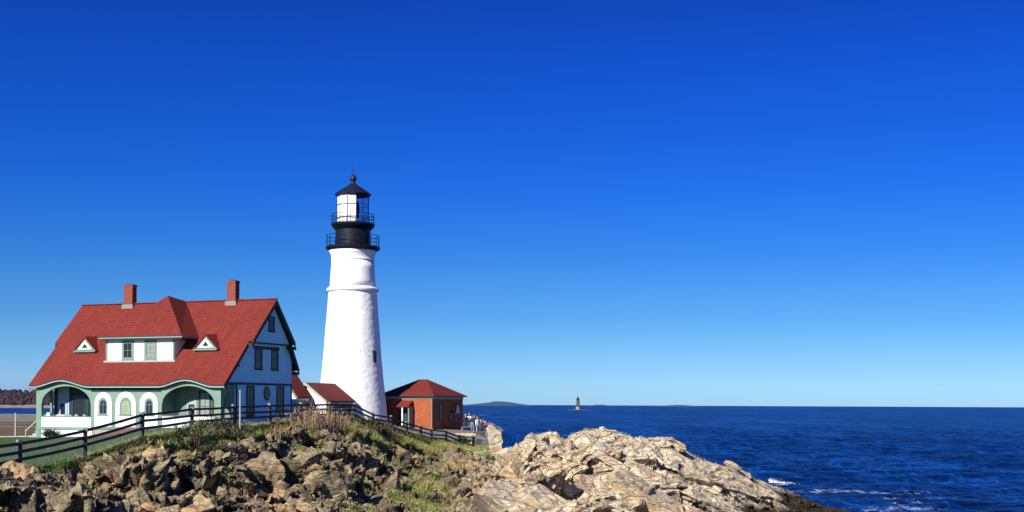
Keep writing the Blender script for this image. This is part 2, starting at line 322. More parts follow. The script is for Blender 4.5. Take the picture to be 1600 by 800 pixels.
# ---------------------------------------------------------------- the headland
PA = np.array([r[0] for r in PROFILE]); PK = np.array([r[1] for r in PROFILE])   # (cols, 10, 2)
def knots(a):
    """a (n,) -> (n,10,2)"""
    return np.stack([np.stack([np.interp(a, PA, PK[:,k,j]) for j in (0,1)], -1) for k in range(10)], 1)
def ground_z(X, Y):
    k = knots(np.array([X/Y]))[0]
    return float(np.interp(Y, k[:,0], k[:,1]))
GE_A = [-.46,-.37,-.33,-.29,-.25,-.2,-.165,-.14,-.12,-.1,-.06,-.03,-.018,-.012,.35]
GE_V = [0.4,0.6,2.4,3.4,4.6,4.2,2.6,2.8,5,8.5,9,5.5,2,0,0]

cols = np.concatenate([np.linspace(-0.46, -0.40, 30)[:-1], np.linspace(-0.40, 0.30, 1130), np.linspace(0.30, 0.35, 12)[1:]])
seg = [10, 210, 170, 14, 12, 12, 12, 10, 12, 6]
ts = np.concatenate([np.linspace(i, i+1, seg[i], endpoint=False) for i in range(9)] + [[9.0]])
nc, nr = len(cols), len(ts)
K = knots(cols)
Yg = np.empty((nr, nc)); Zg = np.empty((nr, nc))
for r_, t_ in enumerate(ts):
    i0 = min(int(t_), 8); w = t_-i0
    Yg[r_] = K[:,i0,0]*(1-w)+K[:,i0+1,0]*w; Zg[r_] = K[:,i0,1]*(1-w)+K[:,i0+1,1]*w
Xg = cols[None,:]*Yg
A_ = np.repeat(cols[None,:], nr, 0).ravel(); T_ = np.repeat(ts[:,None], nc, 1).ravel()
P0 = np.stack([Xg.ravel(), Yg.ravel(), Zg.ravel()], 1)
Yc = np.repeat(K[None,:,3,0], nr, 0).ravel()
sdown = np.maximum(0, Yc-P0[:,1])                      # metres in front of the crest
right = 1/(1+np.exp(-(A_+0.015)/0.012))                 # 1 on the pale ledges to the right
right *= 1-np.clip((A_-0.205)/0.02, 0, 1)*0.9
n_a = fbm(P0*0.35, 4, 3); n_b = fbm(P0*np.array([1.1,1.1,1.6]), 3, 9)
ge = np.interp(A_, GE_A, GE_V)
gr = np.clip((ge*(0.55+1.0*n_a) - sdown)/1.2 + (n_b-0.5)*3.0, 0, 1)
mid = np.exp(-((A_+0.075)/0.035)**2)                    # weeds hanging over the middle of the bluff
gr = np.maximum(gr, np.clip((n_a*0.6+n_b*0.5-0.66+0.15*mid)*9, 0, 1)*(sdown > 0)*np.interp(A_, [-.4,-.3,-.12,-.02,0,.03], [.0,.5,.7,.75,.35,.0]))
gr = np.where((A_ > -0.012) & (T_ > 3), 0, gr)
gr = np.where(T_ >= 3, np.where(A_ < -0.014, 1, 0), gr)
gr *= np.clip((P0[:,2]-1.5)/2, 0, 1)
rockm = 1-gr*(0.80+0.18*np.clip(1-sdown/6,0,1))
rockm = np.where(T_ > 3, np.where(A_ < -0.014, 0.04, 1), rockm)
# large scale swell, then blocks of three sizes, laid along tilted strata
def rot(p, ax, ay, az):
    Mx = np.array((Matrix.Rotation(ax,3,'X') @ Matrix.Rotation(ay,3,'Y') @ Matrix.Rotation(az,3,'Z')))
    return p @ Mx.T
warp = np.stack([fbm(P0*0.6+5,3,1), fbm(P0*0.6+15,3,2), fbm(P0*0.6+25,3,3)],1)-0.5
def basis(a, b):
    a = np.array(a, float); a /= np.linalg.norm(a); b = np.array(b, float); b -= a*(a@b); b /= np.linalg.norm(b)
    return np.stack([a, b, np.cross(a, b)])
BR = basis((0.82,0.05,-0.52), (0.15,1,0.35)); rr_ = lambda p: p @ BR.T      # strata dipping down to the right
bl_ = rot(np.array([[1.0,-0.25,-0.1]]), 0.3, -0.45, 0.2)[0]; br_ = BR @ np.array([0.9,-0.25,0.35])
def level(p, size, s, bias=(0,0,0), w=0.0): return blocks(p/np.array(size), s, bias, w)
nrm = np.array([0.12,-0.70,0.70]); nrm /= np.linalg.norm(nrm)
calm = np.clip(sdown/4, 0, 1); foot = np.where(T_ < 1, np.clip(T_,0,1), 1)
Q = P0+warp*1.1
L0,g0,c0 = level(rot(Q, 0.3,-0.45,0.2), (6.5,5.5,4.2), 8, bl_*1.2, 0.07); L1,g1,c1 = level(rot(Q, 0.3,-0.45,0.2), (2.9,2.5,1.6), 1, bl_*0.9, 0.12)
Q = P0+warp*0.8
R0,h0,d0 = level(rr_(Q), (12,6,3.6), 9, br_*0.75, 0.04); R1,h1,d1 = level(rr_(Q), (6.5,3.2,1.5), 4, br_*0.5, 0.08)
big = ((1.15*L0*np.clip((sdown-2)/7,0,1)+0.75*L1)*(0.45+0.55*calm)*(1-right) + (1.15*R0*np.clip(sdown/6,0.12,1)+0.52*R1)*(0.30+0.70*calm)*right)*rockm*foot
P1 = P0+big[:,None]*nrm                                  # smaller fractures follow the big blocks' faces
L2,g2,c2 = level(rot(P1, 0.3,-0.45,0.2), (1.25,1.05,0.6), 2, bl_*0.7, 0.16); L3,g3,c3 = level(rot(P1, 0.5,-0.45,0.2), (0.5,0.45,0.26), 3, (0,0,0), 0.3)
R2,h2,d2 = level(rr_(P1), (3.2,1.5,0.50), 5, br_*0.3, 0.16); R3,h3,d3 = level(rr_(P1), (1.3,0.6,0.2), 6, (0,0,0), 0.3)
dl = 0.50*L2 + 0.22*L3 - 0.30*np.exp(-g1*11) - 0.35*np.exp(-g0*14) - 0.12*np.exp(-g2*9)
dr = 0.20*R2 + 0.06*R3 - 0.30*np.exp(-h1*22) - 0.45*np.exp(-h0*26) - 0.10*np.exp(-h2*14)
disp = big
def grid_normals(P):
    G = P.reshape(nr, nc, 3); du = np.gradient(G, axis=1); dv = np.gradient(G, axis=0); N_ = np.cross(du, dv)
    for _ in range(2): N_[1:-1,1:-1] = (N_[1:-1,1:-1]*2+N_[:-2,1:-1]+N_[2:,1:-1]+N_[1:-1,:-2]+N_[1:-1,2:])/6
    N_ /= np.linalg.norm(N_, axis=2, keepdims=True)+1e-9
    return N_.reshape(-1, 3)
detail = (dl*(1-right)+dr*right)*rockm*foot*(0.45+0.55*calm)
detail += ((fbm(P1*2.6, 4, 23)-0.5)*(0.14*(1-right)+0.06*right) + (fbm(P1*0.9, 3, 24)-0.5)*0.22*(1-0.6*right))*rockm*foot*(0.35+0.65*calm)*np.clip(rockm*2-0.4,0,1)
disp += (fbm(P0*0.25, 3, 21)-0.5)*1.2*np.clip(sdown/6,0,1)
disp += (fbm(P0*2.2, 3, 22)-0.5)*0.16*np.clip(1-rockm,0,1)*(T_ < 3.2)
PG = P0 + disp[:,None]*nrm
PG = PG + detail[:,None]*grid_normals(PG)
# keep tall walls and the lawn where they are
lawn = np.where(T_ > 3.0, np.clip((-A_-0.20)/0.03, 0, 1), 0)*(P0[:,1] < 125)
lawn = np.maximum(lawn, np.clip((-A_-0.255)/0.02,0,1)*gr*(T_ > 2.4))
field = ((P0[:,1] >= 118) & (A_ < -0.2)).astype(float)
paved = ((T_ > 3.4) & (A_ > -0.118) & (A_ < -0.011)).astype(float)
paved = np.maximum(paved, 0.8*np.clip((P0[:,1]-230)/60+(n_a-0.5)*2,0,1)*(A_ < -0.2))
wet = np.clip((2.5 + 1.8*(n_a-0.5) + 6*np.clip(A_-0.18,0,0.08) - PG[:,2])/0.5, 0, 1)*(T_ < 9)*(A_ > 0.1) + np.clip((1.0-PG[:,2])/0.6,0,1)*(A_ <= 0.1)
blk = (0.5*c1+0.5*c2)*(1-right)+(0.6*d1+0.4*d2)*right
gap = np.minimum(np.minimum(g1*1.4,g2*1.6),1)*(1-right)+np.minimum(np.minimum(h1*1.4,h2*1.6),1)*right

m, nt, b = newmat('headland_rock'); N = nt.nodes; L = nt.links
def attr(n):
    a = N.new('ShaderNodeAttribute'); a.attribute_name = n; return a.outputs['Fac']
tcn = N.new('ShaderNodeTexCoord')
def noise(sc, det=6, rough=0.65, vec=None):
    n = N.new('ShaderNodeTexNoise'); n.inputs['Scale'].default_value = sc; n.inputs['Detail'].default_value = det; n.inputs['Roughness'].default_value = rough
    L.new(vec or tcn.outputs['Object'], n.inputs[0]); return n.outputs[0]
def cramp(fac, stops):
    r = N.new('ShaderNodeValToRGB'); e = r.color_ramp.elements
    while len(e) > 1: e.remove(e[-1])
    e[0].position = stops[0][0]; e[0].color = (*stops[0][1],1)
    for p,c in stops[1:]:
        x = e.new(p); x.color = (*c,1)
    L.new(fac, r.inputs[0]); return r.outputs[0]
def mixc(f, a, c):
    x = N.new('ShaderNodeMix'); x.data_type = 'RGBA'
    if isinstance(f, float): x.inputs[0].default_value = f
    else: L.new(f, x.inputs[0])
    for s_, v_ in (('A',a),('B',c)):
        if isinstance(v_, tuple): x.inputs[s_].default_value = (*v_,1)
        else: L.new(v_, x.inputs[s_])
    return x.outputs['Result']
def math_(op, a, c=None, clamp=False):
    x = N.new('ShaderNodeMath'); x.operation = op; x.use_clamp = clamp
    for i_, v_ in enumerate((a, c)):
        if v_ is None: continue
        if isinstance(v_, (int,float)): x.inputs[i_].default_value = v_
        else: L.new(v_, x.inputs[i_])
    return x.outputs[0]
nA = noise(0.55, 8, 0.7); nB = noise(3.5, 6, 0.7); nC = noise(0.28, 3); nD = noise(14, 4, 0.7)
v1 = math_('ADD', math_('MULTIPLY', nA, 0.55), math_('MULTIPLY', attr('blk'), 0.45))
rockL = cramp(v1, [(0.24,(0.075,0.060,0.036)),(0.37,(0.20,0.16,0.09)),(0.48,(0.42,0.34,0.19)),(0.58,(0.26,0.22,0.145)),(0.72,(0.52,0.42,0.24))])
rockR = cramp(v1, [(0.20,(0.28,0.215,0.13)),(0.32,(0.54,0.43,0.27)),(0.48,(0.68,0.57,0.38)),(0.60,(0.58,0.49,0.35)),(0.75,(0.72,0.61,0.42))])
rock = mixc(attr('right'), rockL, rockR)
org = math_('MULTIPLY', math_('SUBTRACT', math_('ADD', math_('MULTIPLY', nC, 0.7), math_('MULTIPLY', attr('blk'), 0.3)), 0.565), 9.0, True)
rock = mixc(math_('MULTIPLY', org, 0.75), rock, (0.50,0.31,0.14))
spk = cramp(math_('ADD', math_('MULTIPLY', nB, 0.6), math_('MULTIPLY', noise(9, 5, 0.75), 0.4)), [(0.36,(0.36,0.33,0.30)),(0.47,(0.92,0.92,0.92)),(0.60,(1.25,1.22,1.18))])
mm = N.new('ShaderNodeMix'); mm.data_type = 'RGBA'; mm.blend_type = 'MULTIPLY'; mm.inputs[0].default_value = 0.8; L.new(rock, mm.inputs['A']); L.new(spk, mm.inputs['B']); rock = mm.outputs['Result']
rock = mixc(math_('MULTIPLY', math_('SUBTRACT', 0.16, attr('gap')), 5.0, True), rock, (0.07,0.055,0.045))
# long joints running with the strata, and short ones across them
def joints(scale, seed, width, rotv):
    mpp = N.new('ShaderNodeMapping'); mpp.inputs['Rotation'].default_value = rotv; mpp.inputs['Scale'].default_value = scale; mpp.inputs['Location'].default_value = (seed, seed*1.7, 0)
    wv = N.new('ShaderNodeVectorMath'); wv.operation = 'MULTIPLY_ADD'; nn = N.new('ShaderNodeTexNoise'); nn.inputs['Scale'].default_value = 0.9; nn.inputs['Detail'].default_value = 4
    L.new(tcn.outputs['Object'], nn.inputs[0]); L.new(nn.outputs['Color'], wv.inputs[0]); wv.inputs[1].default_value = (0.9,0.9,0.9); L.new(tcn.outputs['Object'], wv.inputs[2])
    L.new(wv.outputs[0], mpp.inputs[0]); vv = N.new('ShaderNodeTexVoronoi'); vv.feature = 'DISTANCE_TO_EDGE'; vv.inputs['Scale'].default_value = 1; L.new(mpp.outputs[0], vv.inputs[0])
    return math_('SUBTRACT', 1.0, math_('DIVIDE', vv.outputs['Distance'], width), True)
jn = math_('MAXIMUM', joints((0.18,0.45,1.0), 3.0, 0.035, (0.2,-0.56,0.1)), math_('MULTIPLY', joints((0.5,1.0,2.4), 9.0, 0.035, (0.2,-0.56,0.1)), 0.75))
rock = mixc(math_('MULTIPLY', jn, 0.55), rock, (0.085,0.068,0.05))
lich = math_('MULTIPLY', math_('SUBTRACT', noise(1.3, 6, 0.8), 0.56), 7.0, True)
rock = mixc(math_('MULTIPLY', lich, 0.38), rock, (0.10,0.085,0.07))
soil = cramp(nB, [(0.3,(0.085,0.06,0.03)),(0.5,(0.15,0.125,0.045)),(0.62,(0.12,0.13,0.035)),(0.75,(0.21,0.15,0.07))])
grs = cramp(nB, [(0.3,(0.04,0.075,0.015)),(0.5,(0.07,0.13,0.022)),(0.7,(0.11,0.17,0.035))])
fld = cramp(noise(0.06, 8, 0.7), [(0.35,(0.11,0.07,0.03)),(0.5,(0.17,0.12,0.06)),(0.65,(0.13,0.11,0.045))])
pav = cramp(nB, [(0.3,(0.19,0.18,0.16)),(0.6,(0.26,0.24,0.21))])
col = mixc(attr('grass'), rock, soil); col = mixc(attr('lawn'), col, grs); col = mixc(attr('field'), col, fld); col = mixc(attr('paved'), col, pav)
col = mixc(attr('wet'), col, cramp(nB, [(0.35,(0.018,0.014,0.010)),(0.6,(0.05,0.035,0.02)),(0.75,(0.03,0.04,0.012))]))
L.new(col, b.inputs['Base Color']); b.inputs['Roughness'].default_value = 0.9; setspec(b, 0.2)
bp = N.new('ShaderNodeBump'); bp.inputs['Distance'].default_value = 0.20; bp.inputs['Strength'].default_value = 1.0
L.new(math_('SUBTRACT', math_('MULTIPLY', math_('ADD', nB, math_('MULTIPLY', nD, 0.22)), math_('SUBTRACT', 1.0, math_('MULTIPLY', attr('right'), 0.55))), math_('MULTIPLY', jn, 0.35)), bp.inputs['Height']); L.new(bp.outputs[0], b.inputs['Normal'])
m_rock = m
head = grid_mesh('headland', PG, nr, nc, m, dict(grass=gr, right=right, blk=blk, gap=gap, lawn=lawn, field=field, paved=paved, wet=wet))
tag(head, kind='structure')
PGg = PG.reshape(nr, nc, 3); GRg = gr.reshape(nr, nc)

# fractured blocks and slabs of the same rock, lying in the strata
def templates(n, kind):
    import bmesh
    out = []; g = np.random.default_rng(5 if kind == 'jag' else 6)
    for _ in range(n):
        if kind == 'jag':
            p = g.normal(size=(13,3)); p /= np.linalg.norm(p, axis=1)[:,None]; p *= g.uniform(.75,1.1,(13,1))
        else:
            p = np.array([[x,y,z] for x in (-1,1) for y in (-1,1) for z in (-1,1)], float)*g.uniform(.62,1.0,(8,3)); p = np.concatenate([p, g.uniform(-1,1,(5,3))*np.array([1.05,.95,.8])])
        bm = bmesh.new(); [bm.verts.new(q) for q in p]; r = bmesh.ops.convex_hull(bm, input=bm.verts)
        bmesh.ops.delete(bm, geom=[v for v in bm.verts if not v.link_faces], context='VERTS'); bmesh.ops.triangulate(bm, faces=bm.faces); bmesh.ops.recalc_face_normals(bm, faces=bm.faces)
        bm.verts.index_update(); out.append((np.array([v.co[:] for v in bm.verts]), np.array([[v.index for v in f.verts] for f in bm.faces]))); bm.free()
    return out
def subdiv(V, F):
    e = {}; nv = [v for v in V]; nf = []
    def midp(a, b):
        k = (a,b) if a < b else (b,a)
        if k not in e: e[k] = len(nv); nv.append((V[a]+V[b])/2)
        return e[k]
    for a, b, c in F:
        x, y, z = midp(a,b), midp(b,c), midp(c,a); nf += [(a,x,z),(x,b,y),(z,y,c),(x,y,z)]
    return np.array(nv), np.array(nf)
TPL = {}
for kd in ('jag','slab'):
    T0 = templates(26, kd); lv = [T0]
    for k in range(3): lv.append([subdiv(*t) for t in lv[-1]])
    TPL[kd] = lv
BV, BF, BA = [], [], []; nbv = 0
def put_block(c, s, kd, B, jit, asp, lvl):
    global nbv
    V, F = TPL[kd][lvl][RNG.integers(26)]
    E_ = np.array(Matrix.Rotation(RNG.normal(0,jit),3,'X') @ Matrix.Rotation(RNG.normal(0,jit),3,'Y') @ Matrix.Rotation(RNG.normal(0,jit*1.4),3,'Z'))
    flip = RNG.choice([-1,1], 3); flip[2] = flip[0]*flip[1]
    W = ((V*flip*np.array(asp)*s) @ B) @ E_.T
    BV.append(W+c); BF.append(F+nbv); nbv += len(V)
    BA.append(np.tile([RNG.random(), 0, 0], (len(V),1))); BA[-1][:,1] = s; BA[-1][:,2] = 0
    return W
Gc = PG.reshape(nr,nc,3)
cellA = np.linalg.norm(np.cross(Gc[1:,:-1]-Gc[:-1,:-1], Gc[:-1,1:]-Gc[:-1,:-1]), axis=2)
mk = (1-gr.reshape(nr,nc)[:-1,:-1]); Tt = T_.reshape(nr,nc)[:-1,:-1]; At = A_.reshape(nr,nc)[:-1,:-1]; Sd = sdown.reshape(nr,nc)[:-1,:-1]; Rt = right.reshape(nr,nc)[:-1,:-1]
vis = (Tt > 0.75) & (Tt < 3.5) & ((Tt < 3.0) | (At > -0.01)) & (At > -0.43) & (At < 0.29) & (Gc[:-1,:-1,2] > -0.8)
BLm = basis((0.75,0.25,0.45), (0.2,1,-0.4))
def sow(n, s0, s1, wfun, kd, B, jit, asp, lvl, sink, smin=0.5):
    w = cellA*vis*wfun; w = w.ravel()/w.sum(); k = RNG.choice(len(w), n, p=w); ii, jj = np.unravel_index(k, cellA.shape)
    for i, j in zip(ii, jj):
        c = Gc[i,j]; sd_ = Sd[i,j]
        s = RNG.uniform(s0, s1)**1.0; lim = smin+sd_*0.42
        if s > lim: s = lim*RNG.uniform(.6,1)
        c = c + np.array([RNG.normal(0,.1), 0.3*s, -sink*s*asp[2]])
        put_block(c, s, kd, B, jit, asp, lvl)
lw = (1-Rt)*mk**2; rw = Rt*np.clip(mk,0,1)**2
sow(60, .8, 1.6, lw*(Sd > 4), 'jag', BLm, .45, (1.3,.9,.85), 3, .6)
sow(120, .4, .95, lw, 'jag', BLm, .35, (1.8,1.0,.6), 2, .75)
sow(520, .18, .42, lw, 'jag', BLm, .5, (1.7,.9,.5), 1, .5)
sow(2600, .07, .19, lw, 'jag', BLm, .8, (1.3,.9,.6), 0, .15)
sow(14, 1.3, 2.4, rw*(Sd > 7), 'slab', BR, .07, (1.8,1.0,.42), 3, 1.0)
sow(60, .6, 1.3, rw*(Sd > 3), 'slab', BR, .10, (1.8,.9,.38), 3, .85)
sow(240, .25, .6, rw*(Sd > .4), 'slab', BR, .15, (1.7,.9,.38), 2, .6, .3)
sow(600, .06, .22, rw, 'jag', BR, .35, (1.5,.9,.5), 1, .4, .2)
for px_, dist, s_ in ((-0.352,55,.9),(-0.278,70,.9),(-0.197,78,1.8),(-0.184,80,1.5),(-0.152,89,1.7),(-0.137,90,1.5),(-0.150,80,2.0),(-0.168,84,1.6),(-0.085,103,1.0),(-0.058,108,1.0),(-0.40,49,.9),(-0.30,60,.9)):
    put_block(np.array([px_*dist, dist, ground_z(px_*dist, dist)-0.25*s_]), s_, 'jag', BLm, .35, (1.4,.9,.9), 3)
BV = np.concatenate(BV); BF = np.concatenate(BF); BA = np.concatenate(BA)
# chip and roughen the faces
ctr_n = (fbm(BV*1.3+40, 3, 80)-0.5); hB, gB, cB = blocks(BV*np.array([1.6,1.6,2.6])+9, 81, (0,0,0), 0.25)
amp = np.clip(BA[:,1]*0.16, 0, 0.22)
BV = BV + np.stack([fbm(BV*2.1+3,3,82)-0.5, fbm(BV*2.1+7,3,83)-0.5, fbm(BV*2.1+11,3,84)-0.5], 1)*(amp*1.6)[:,None] + (hB*amp*0.55)[:,None]*nrm + (ctr_n*amp)[:,None]*nrm
def rock_blocks(name):
    me = bpy.data.meshes.new(name); n = len(BV)
    me.vertices.add(n); me.vertices.foreach_set('co', BV.astype(np.float32).ravel())
    me.loops.add(BF.size); me.loops.foreach_set('vertex_index', BF.ravel().astype(np.int32))
    me.polygons.add(len(BF)); me.polygons.foreach_set('loop_start', (np.arange(len(BF))*3).astype(np.int32)); me.update(calc_edges=True)
    me.polygons.foreach_set('use_smooth', np.zeros(len(BF), bool))
    a = BV[:,0]/BV[:,1]; rt = 1/(1+np.exp(-(a+0.015)/0.012)); wt = np.clip((2.5 + 1.8*(fbm(BV*0.35,3,3)-0.5) + 6*np.clip(a-0.18,0,0.08) - BV[:,2])/0.5, 0, 1)*(a > 0.1)
    z0 = np.zeros(n)
    for k, v in dict(grass=z0, right=rt, blk=BA[:,0], gap=z0+1, lawn=z0, field=z0, paved=z0, wet=wt).items():
        at = me.attributes.new(k, 'FLOAT', 'POINT'); at.data.foreach_set('value', v.astype(np.float32))
    me.materials.append(m_rock); o = bpy.data.objects.new(name, me); COL.objects.link(o); return tag(o, kind='structure')
rock_blocks('rock_ledges')

# ---------------------------------------------------------------- sea
ca = np.linspace(-0.75, 0.75, 800)
inv = np.concatenate([np.linspace(1/60, 1/105, 40)[:-1], np.linspace(1/105, 1/1500, 460)[:-1], np.geomspace(1/1500, 1/70000, 70)])
Ys = 1/inv; ny, nx = len(Ys), len(ca)
YY = np.repeat(Ys[:,None], nx, 1); XX = ca[None,:]*YY
PS = np.stack([XX.ravel(), YY.ravel(), np.zeros(nx*ny)], 1)
att = np.clip(1-(PS[:,1]-500)/900, 0, 1)
sw = lambda p, sx_, sy_, s: fbm(np.stack([(p[:,0]*0.93+p[:,1]*0.36)/sx_, (p[:,1]*0.93-p[:,0]*0.36)/sy_, p[:,0]*0], 1), 3, s)-0.5
PS[:,2] = att*(1.3*sw(PS, 26, 11, 31) + 1.0*sw(PS, 7, 3.4, 32))
foam = np.zeros(nx*ny)
for fx, fy, rx, ry, w_ in [(39,180,3.0,4,1.3),(40,163,7,5,0.95),(47,162,8,5,1.0),(49,154,7,5,0.95),(47,146,7,6,0.75),(42,138,8,7,0.85),(53,150,8,6,0.5),(34,135,4,5,0.8),(40,130,6,5,0.7),(30,140,4,6,0.6)]:
    foam = np.maximum(foam, 0.86*w_*np.exp(-((PS[:,0]-fx)/(rx*.85))**2-((PS[:,1]-fy)/(ry*.7))**2))
for fx, fy, rx, ry, w_ in [(-30,1330,9,60,0.9),(-74,1000,6,30,0.5)]:
    foam = np.maximum(foam, w_*np.exp(-((PS[:,0]-fx)/rx)**2-((PS[:,1]-fy)/ry)**2))
ms, nt, b = newmat('sea_water'); N = nt.nodes; L = nt.links
tcn = N.new('ShaderNodeTexCoord')
def mapn(sc, rz=0.37):
    mpp = N.new('ShaderNodeMapping'); mpp.inputs['Scale'].default_value = sc; mpp.inputs['Rotation'].default_value = (0,0,rz); L.new(tcn.outputs['Object'], mpp.inputs[0]); return mpp.outputs[0]
w1 = noise(1.0, 5, 0.6, mapn((0.13,0.26,1))); w2 = noise(1.0, 4, 0.6, mapn((0.6,1.1,1))); w3 = noise(1.0, 3, 0.5, mapn((0.012,0.05,1)))
w4 = noise(1.0, 3, 0.5, mapn((0.002,0.009,1)))
hh = math_('ADD', math_('MULTIPLY', w1, 2.6), math_('MULTIPLY', w2, 0.9))
bp = N.new('ShaderNodeBump'); bp.inputs['Distance'].default_value = 1.0; bp.inputs['Strength'].default_value = 1.0
L.new(hh, bp.inputs['Height']); L.new(bp.outputs[0], b.inputs['Normal'])
t1 = noise(1.0, 4, 0.7, mapn((1.2,0.26,1), 0.10)); t2 = noise(1.0, 4, 0.75, mapn((0.26,0.055,1), 0.06)); t3 = noise(1.0, 4, 0.6, mapn((0.03,0.006,1), 0.04))
tone = math_('ADD', math_('ADD', math_('MULTIPLY', t1, 0.34), math_('MULTIPLY', t2, 0.30)), math_('ADD', math_('MULTIPLY', t3, 0.22), math_('MULTIPLY', noise(1.0, 4, 0.65, mapn((0.005,0.0008,1), 0.03)), 0.14)))
wc = cramp(tone, [(0.43,(0.0002,0.005,0.032)),(0.5,(0.0010,0.025,0.120)),(0.56,(0.007,0.075,0.32))])
fz = math_('MULTIPLY', math_('SUBTRACT', math_('ADD', attr('foam'), math_('MULTIPLY', math_('SUBTRACT', noise(1.0, 7, 0.75, mapn((0.9,0.7,1))), 0.5), 3.2)), 0.66), 3.0, True)
fz = math_('MULTIPLY', fz, math_('GREATER_THAN', attr('foam'), 0.05))
L.new(mixc(math_('MULTIPLY', fz, 0.6), wc, (0.60,0.66,0.72)), b.inputs['Base Color'])
b.inputs['Roughness'].default_value = 0.32; setspec(b, 0.10)
sea = tag(grid_mesh('sea', PS, ny, nx, ms, dict(foam=foam), smooth=True), kind='structure')

# ---------------------------------------------------------------- far shore, woods, islands
def ridge_strip(name, xs, y0, y1, hf, m, seed, nrow=14, kind='structure'):
    """a long low hill: cross-section rises from y0 and falls to y1"""
    n = len(xs); v = []
    for j in range(nrow):
        t = j/(nrow-1); prof = math.sin(math.pi*t)**0.7
        for x in xs:
            v.append((x, y0+(y1-y0)*t, -1.5+(hf(x)+1.5)*prof))
    P = np.array(v); P[:,2] += (fbm(P/np.array([90,90,30]), 3, seed)-0.5)*0.35*np.maximum(P[:,2],0)
    return tag(grid_mesh(name, P, nrow, n, m), kind=kind)
shore_m = mat('far_shore_rock', (0.24,0.20,0.17), 0.9, 0.5, 0.05)
ridge_strip('far_shore', np.linspace(-2400, -380, 160), 2480, 3600, lambda x: 13+5*math.sin(x/210), shore_m, 41)
wood_m = mat('bare_woods', (0.034,0.024,0.030), 0.95, 0.5, 0.02)
tree_shape = []
def far_woods():
    vs, fs = [], []
    g = random.Random(5); n0 = 0
    bl = bpy.data.meshes.new('t'); import bmesh
    bm = bmesh.new(); bmesh.ops.create_icosphere(bm, subdivisions=2, radius=1); base = [v.co.copy() for v in bm.verts]; bf = [tuple(v.index for v in f.verts) for f in bm.faces]; bm.free()
    for row in range(8):
        x = -2300
        while x < -400:
            x += g.uniform(4, 8); y = 2580+row*50+g.uniform(-20,20)
            h = (7+row*1.5+2*math.sin(x/130)+g.uniform(-1.2,1.2)); w = g.uniform(5,8)
            zb = 6+row*2.0
            for c in base:
                k = 1+0.35*(g.random()-0.5)
                vs.append((x+c.x*w*k, y+c.y*w*k, zb+h*0.5+c.z*h*0.75*k))
            fs += [tuple(i+n0 for i in f) for f in bf]; n0 += len(base)
    mb = MB(); mb.v = vs; mb.f = fs
    return tag(mb.build('far_woods', wood_m, recalc=False), label='dark bare woods along the far shore beyond the inlet', cat='woods', kind='stuff')
far_woods()
isl_m = mat('haze_blue_island', (0.04,0.085,0.15), 0.95, 0.25, 0.003)  # blue of the distance haze is put into the island colour
def isl(name, x0, x1, y, h, pk):
    xs = np.linspace(x0, x1, 60)
    ridge_strip(name, xs, y, y+900, lambda x: h*max(0.0, math.sin(math.pi*min(1,max(0,(x-x0)/(x1-x0))))**0.6*(0.55+0.45*math.exp(-((x-pk)/(0.22*(x1-x0)))**2))), isl_m, 44)
isl('island', -480, 210, 12000, 42, -110)
isl('island', 780, 1130, 13000, 17, 900)
isl('island', 1480, 2050, 13000, 17, 1750)

# ================================================================ keeper's house
HX, HY, HR, HZ = -22.48, 100.0, -R(23), 8.0
house = empty('keepers_house', (HX, HY, HZ), HR, "large white and sage green keeper's house with red shingle roof and arched porches", 'house')
class HB(MB):
    base = HZ
    def build(s, name, m, parent, **k):
        s.v = [(x, y, z-s.base) for x, y, z in s.v]
        return MB.build(s, name, m, parent, **k)
def bump(u):
    r = 0
    for c, w in ((-16.35, 3.0), (-3.75, 2.75)):
        d = abs(u-c)/w
        if d < 1: r += 0.52*(0.5+0.5*math.cos(math.pi*d))
    return r
SL = 1.06
def roof_slab(mb, u0, u1, rows, th, bumpy=False, nu=90):
    us = [u0+(u1-u0)*i/nu for i in range(nu+1)] if bumpy else [u0, u1]
    n = len(us); top = []
    for v, z in rows:
        for u in us: top.append((u, v, z+(bump(u)*max(0, 1-v/1.9)**2 if bumpy else 0)))
    N_ = len(top); vs = top+[(x, y, z-th) for x, y, z in top]; fs = []
    for j in range(len(rows)-1):
        for i in range(n-1):
            a = j*n+i; fs += [(a, a+1, a+n+1, a+n), (a+N_, a+n+N_, a+n+1+N_, a+1+N_)]
    for i in range(n-1):
        fs.append((i, i+N_, i+1+N_, i+1)); a = (len(rows)-1)*n+i; fs.append((a, a+1, a+1+N_, a+N_))
    for j in range(len(rows)-1):
        a = j*n; fs.append((a, a+n, a+n+N_, a+N_)); a = j*n+n-1; fs.append((a, a+N_, a+n+N_, a+n))
    mb.add(vs, fs)
front_lo = [(v, 12.5+SL*v) for v in (0,0.3,0.6,0.9,1.2,1.6,2.0,3.5)]
mb = HB(); roof_slab(mb, -19.75, 0.0, front_lo, 0.14, True)
roof_slab(mb, -20.1, 0.36, [(3.4, 12.5+SL*3.4+0.05), (6.75, 19.66)], 0.15)
roof_slab(mb, -20.1, 0.36, [(6.75, 19.66), (9.62, 16.15)], 0.15)
roof_slab(mb, -19.75, 0.0, [(9.5, 16.2), (10.8, 13.95)], 0.14)
roof = mb.build('roof', M['roof'], house)
mb = HB().bar((-20.1, 6.75, 19.70), (0.36, 6.75, 19.70), 0.22, 0.07); mb.build('ridge_cap', M['roof'], house)
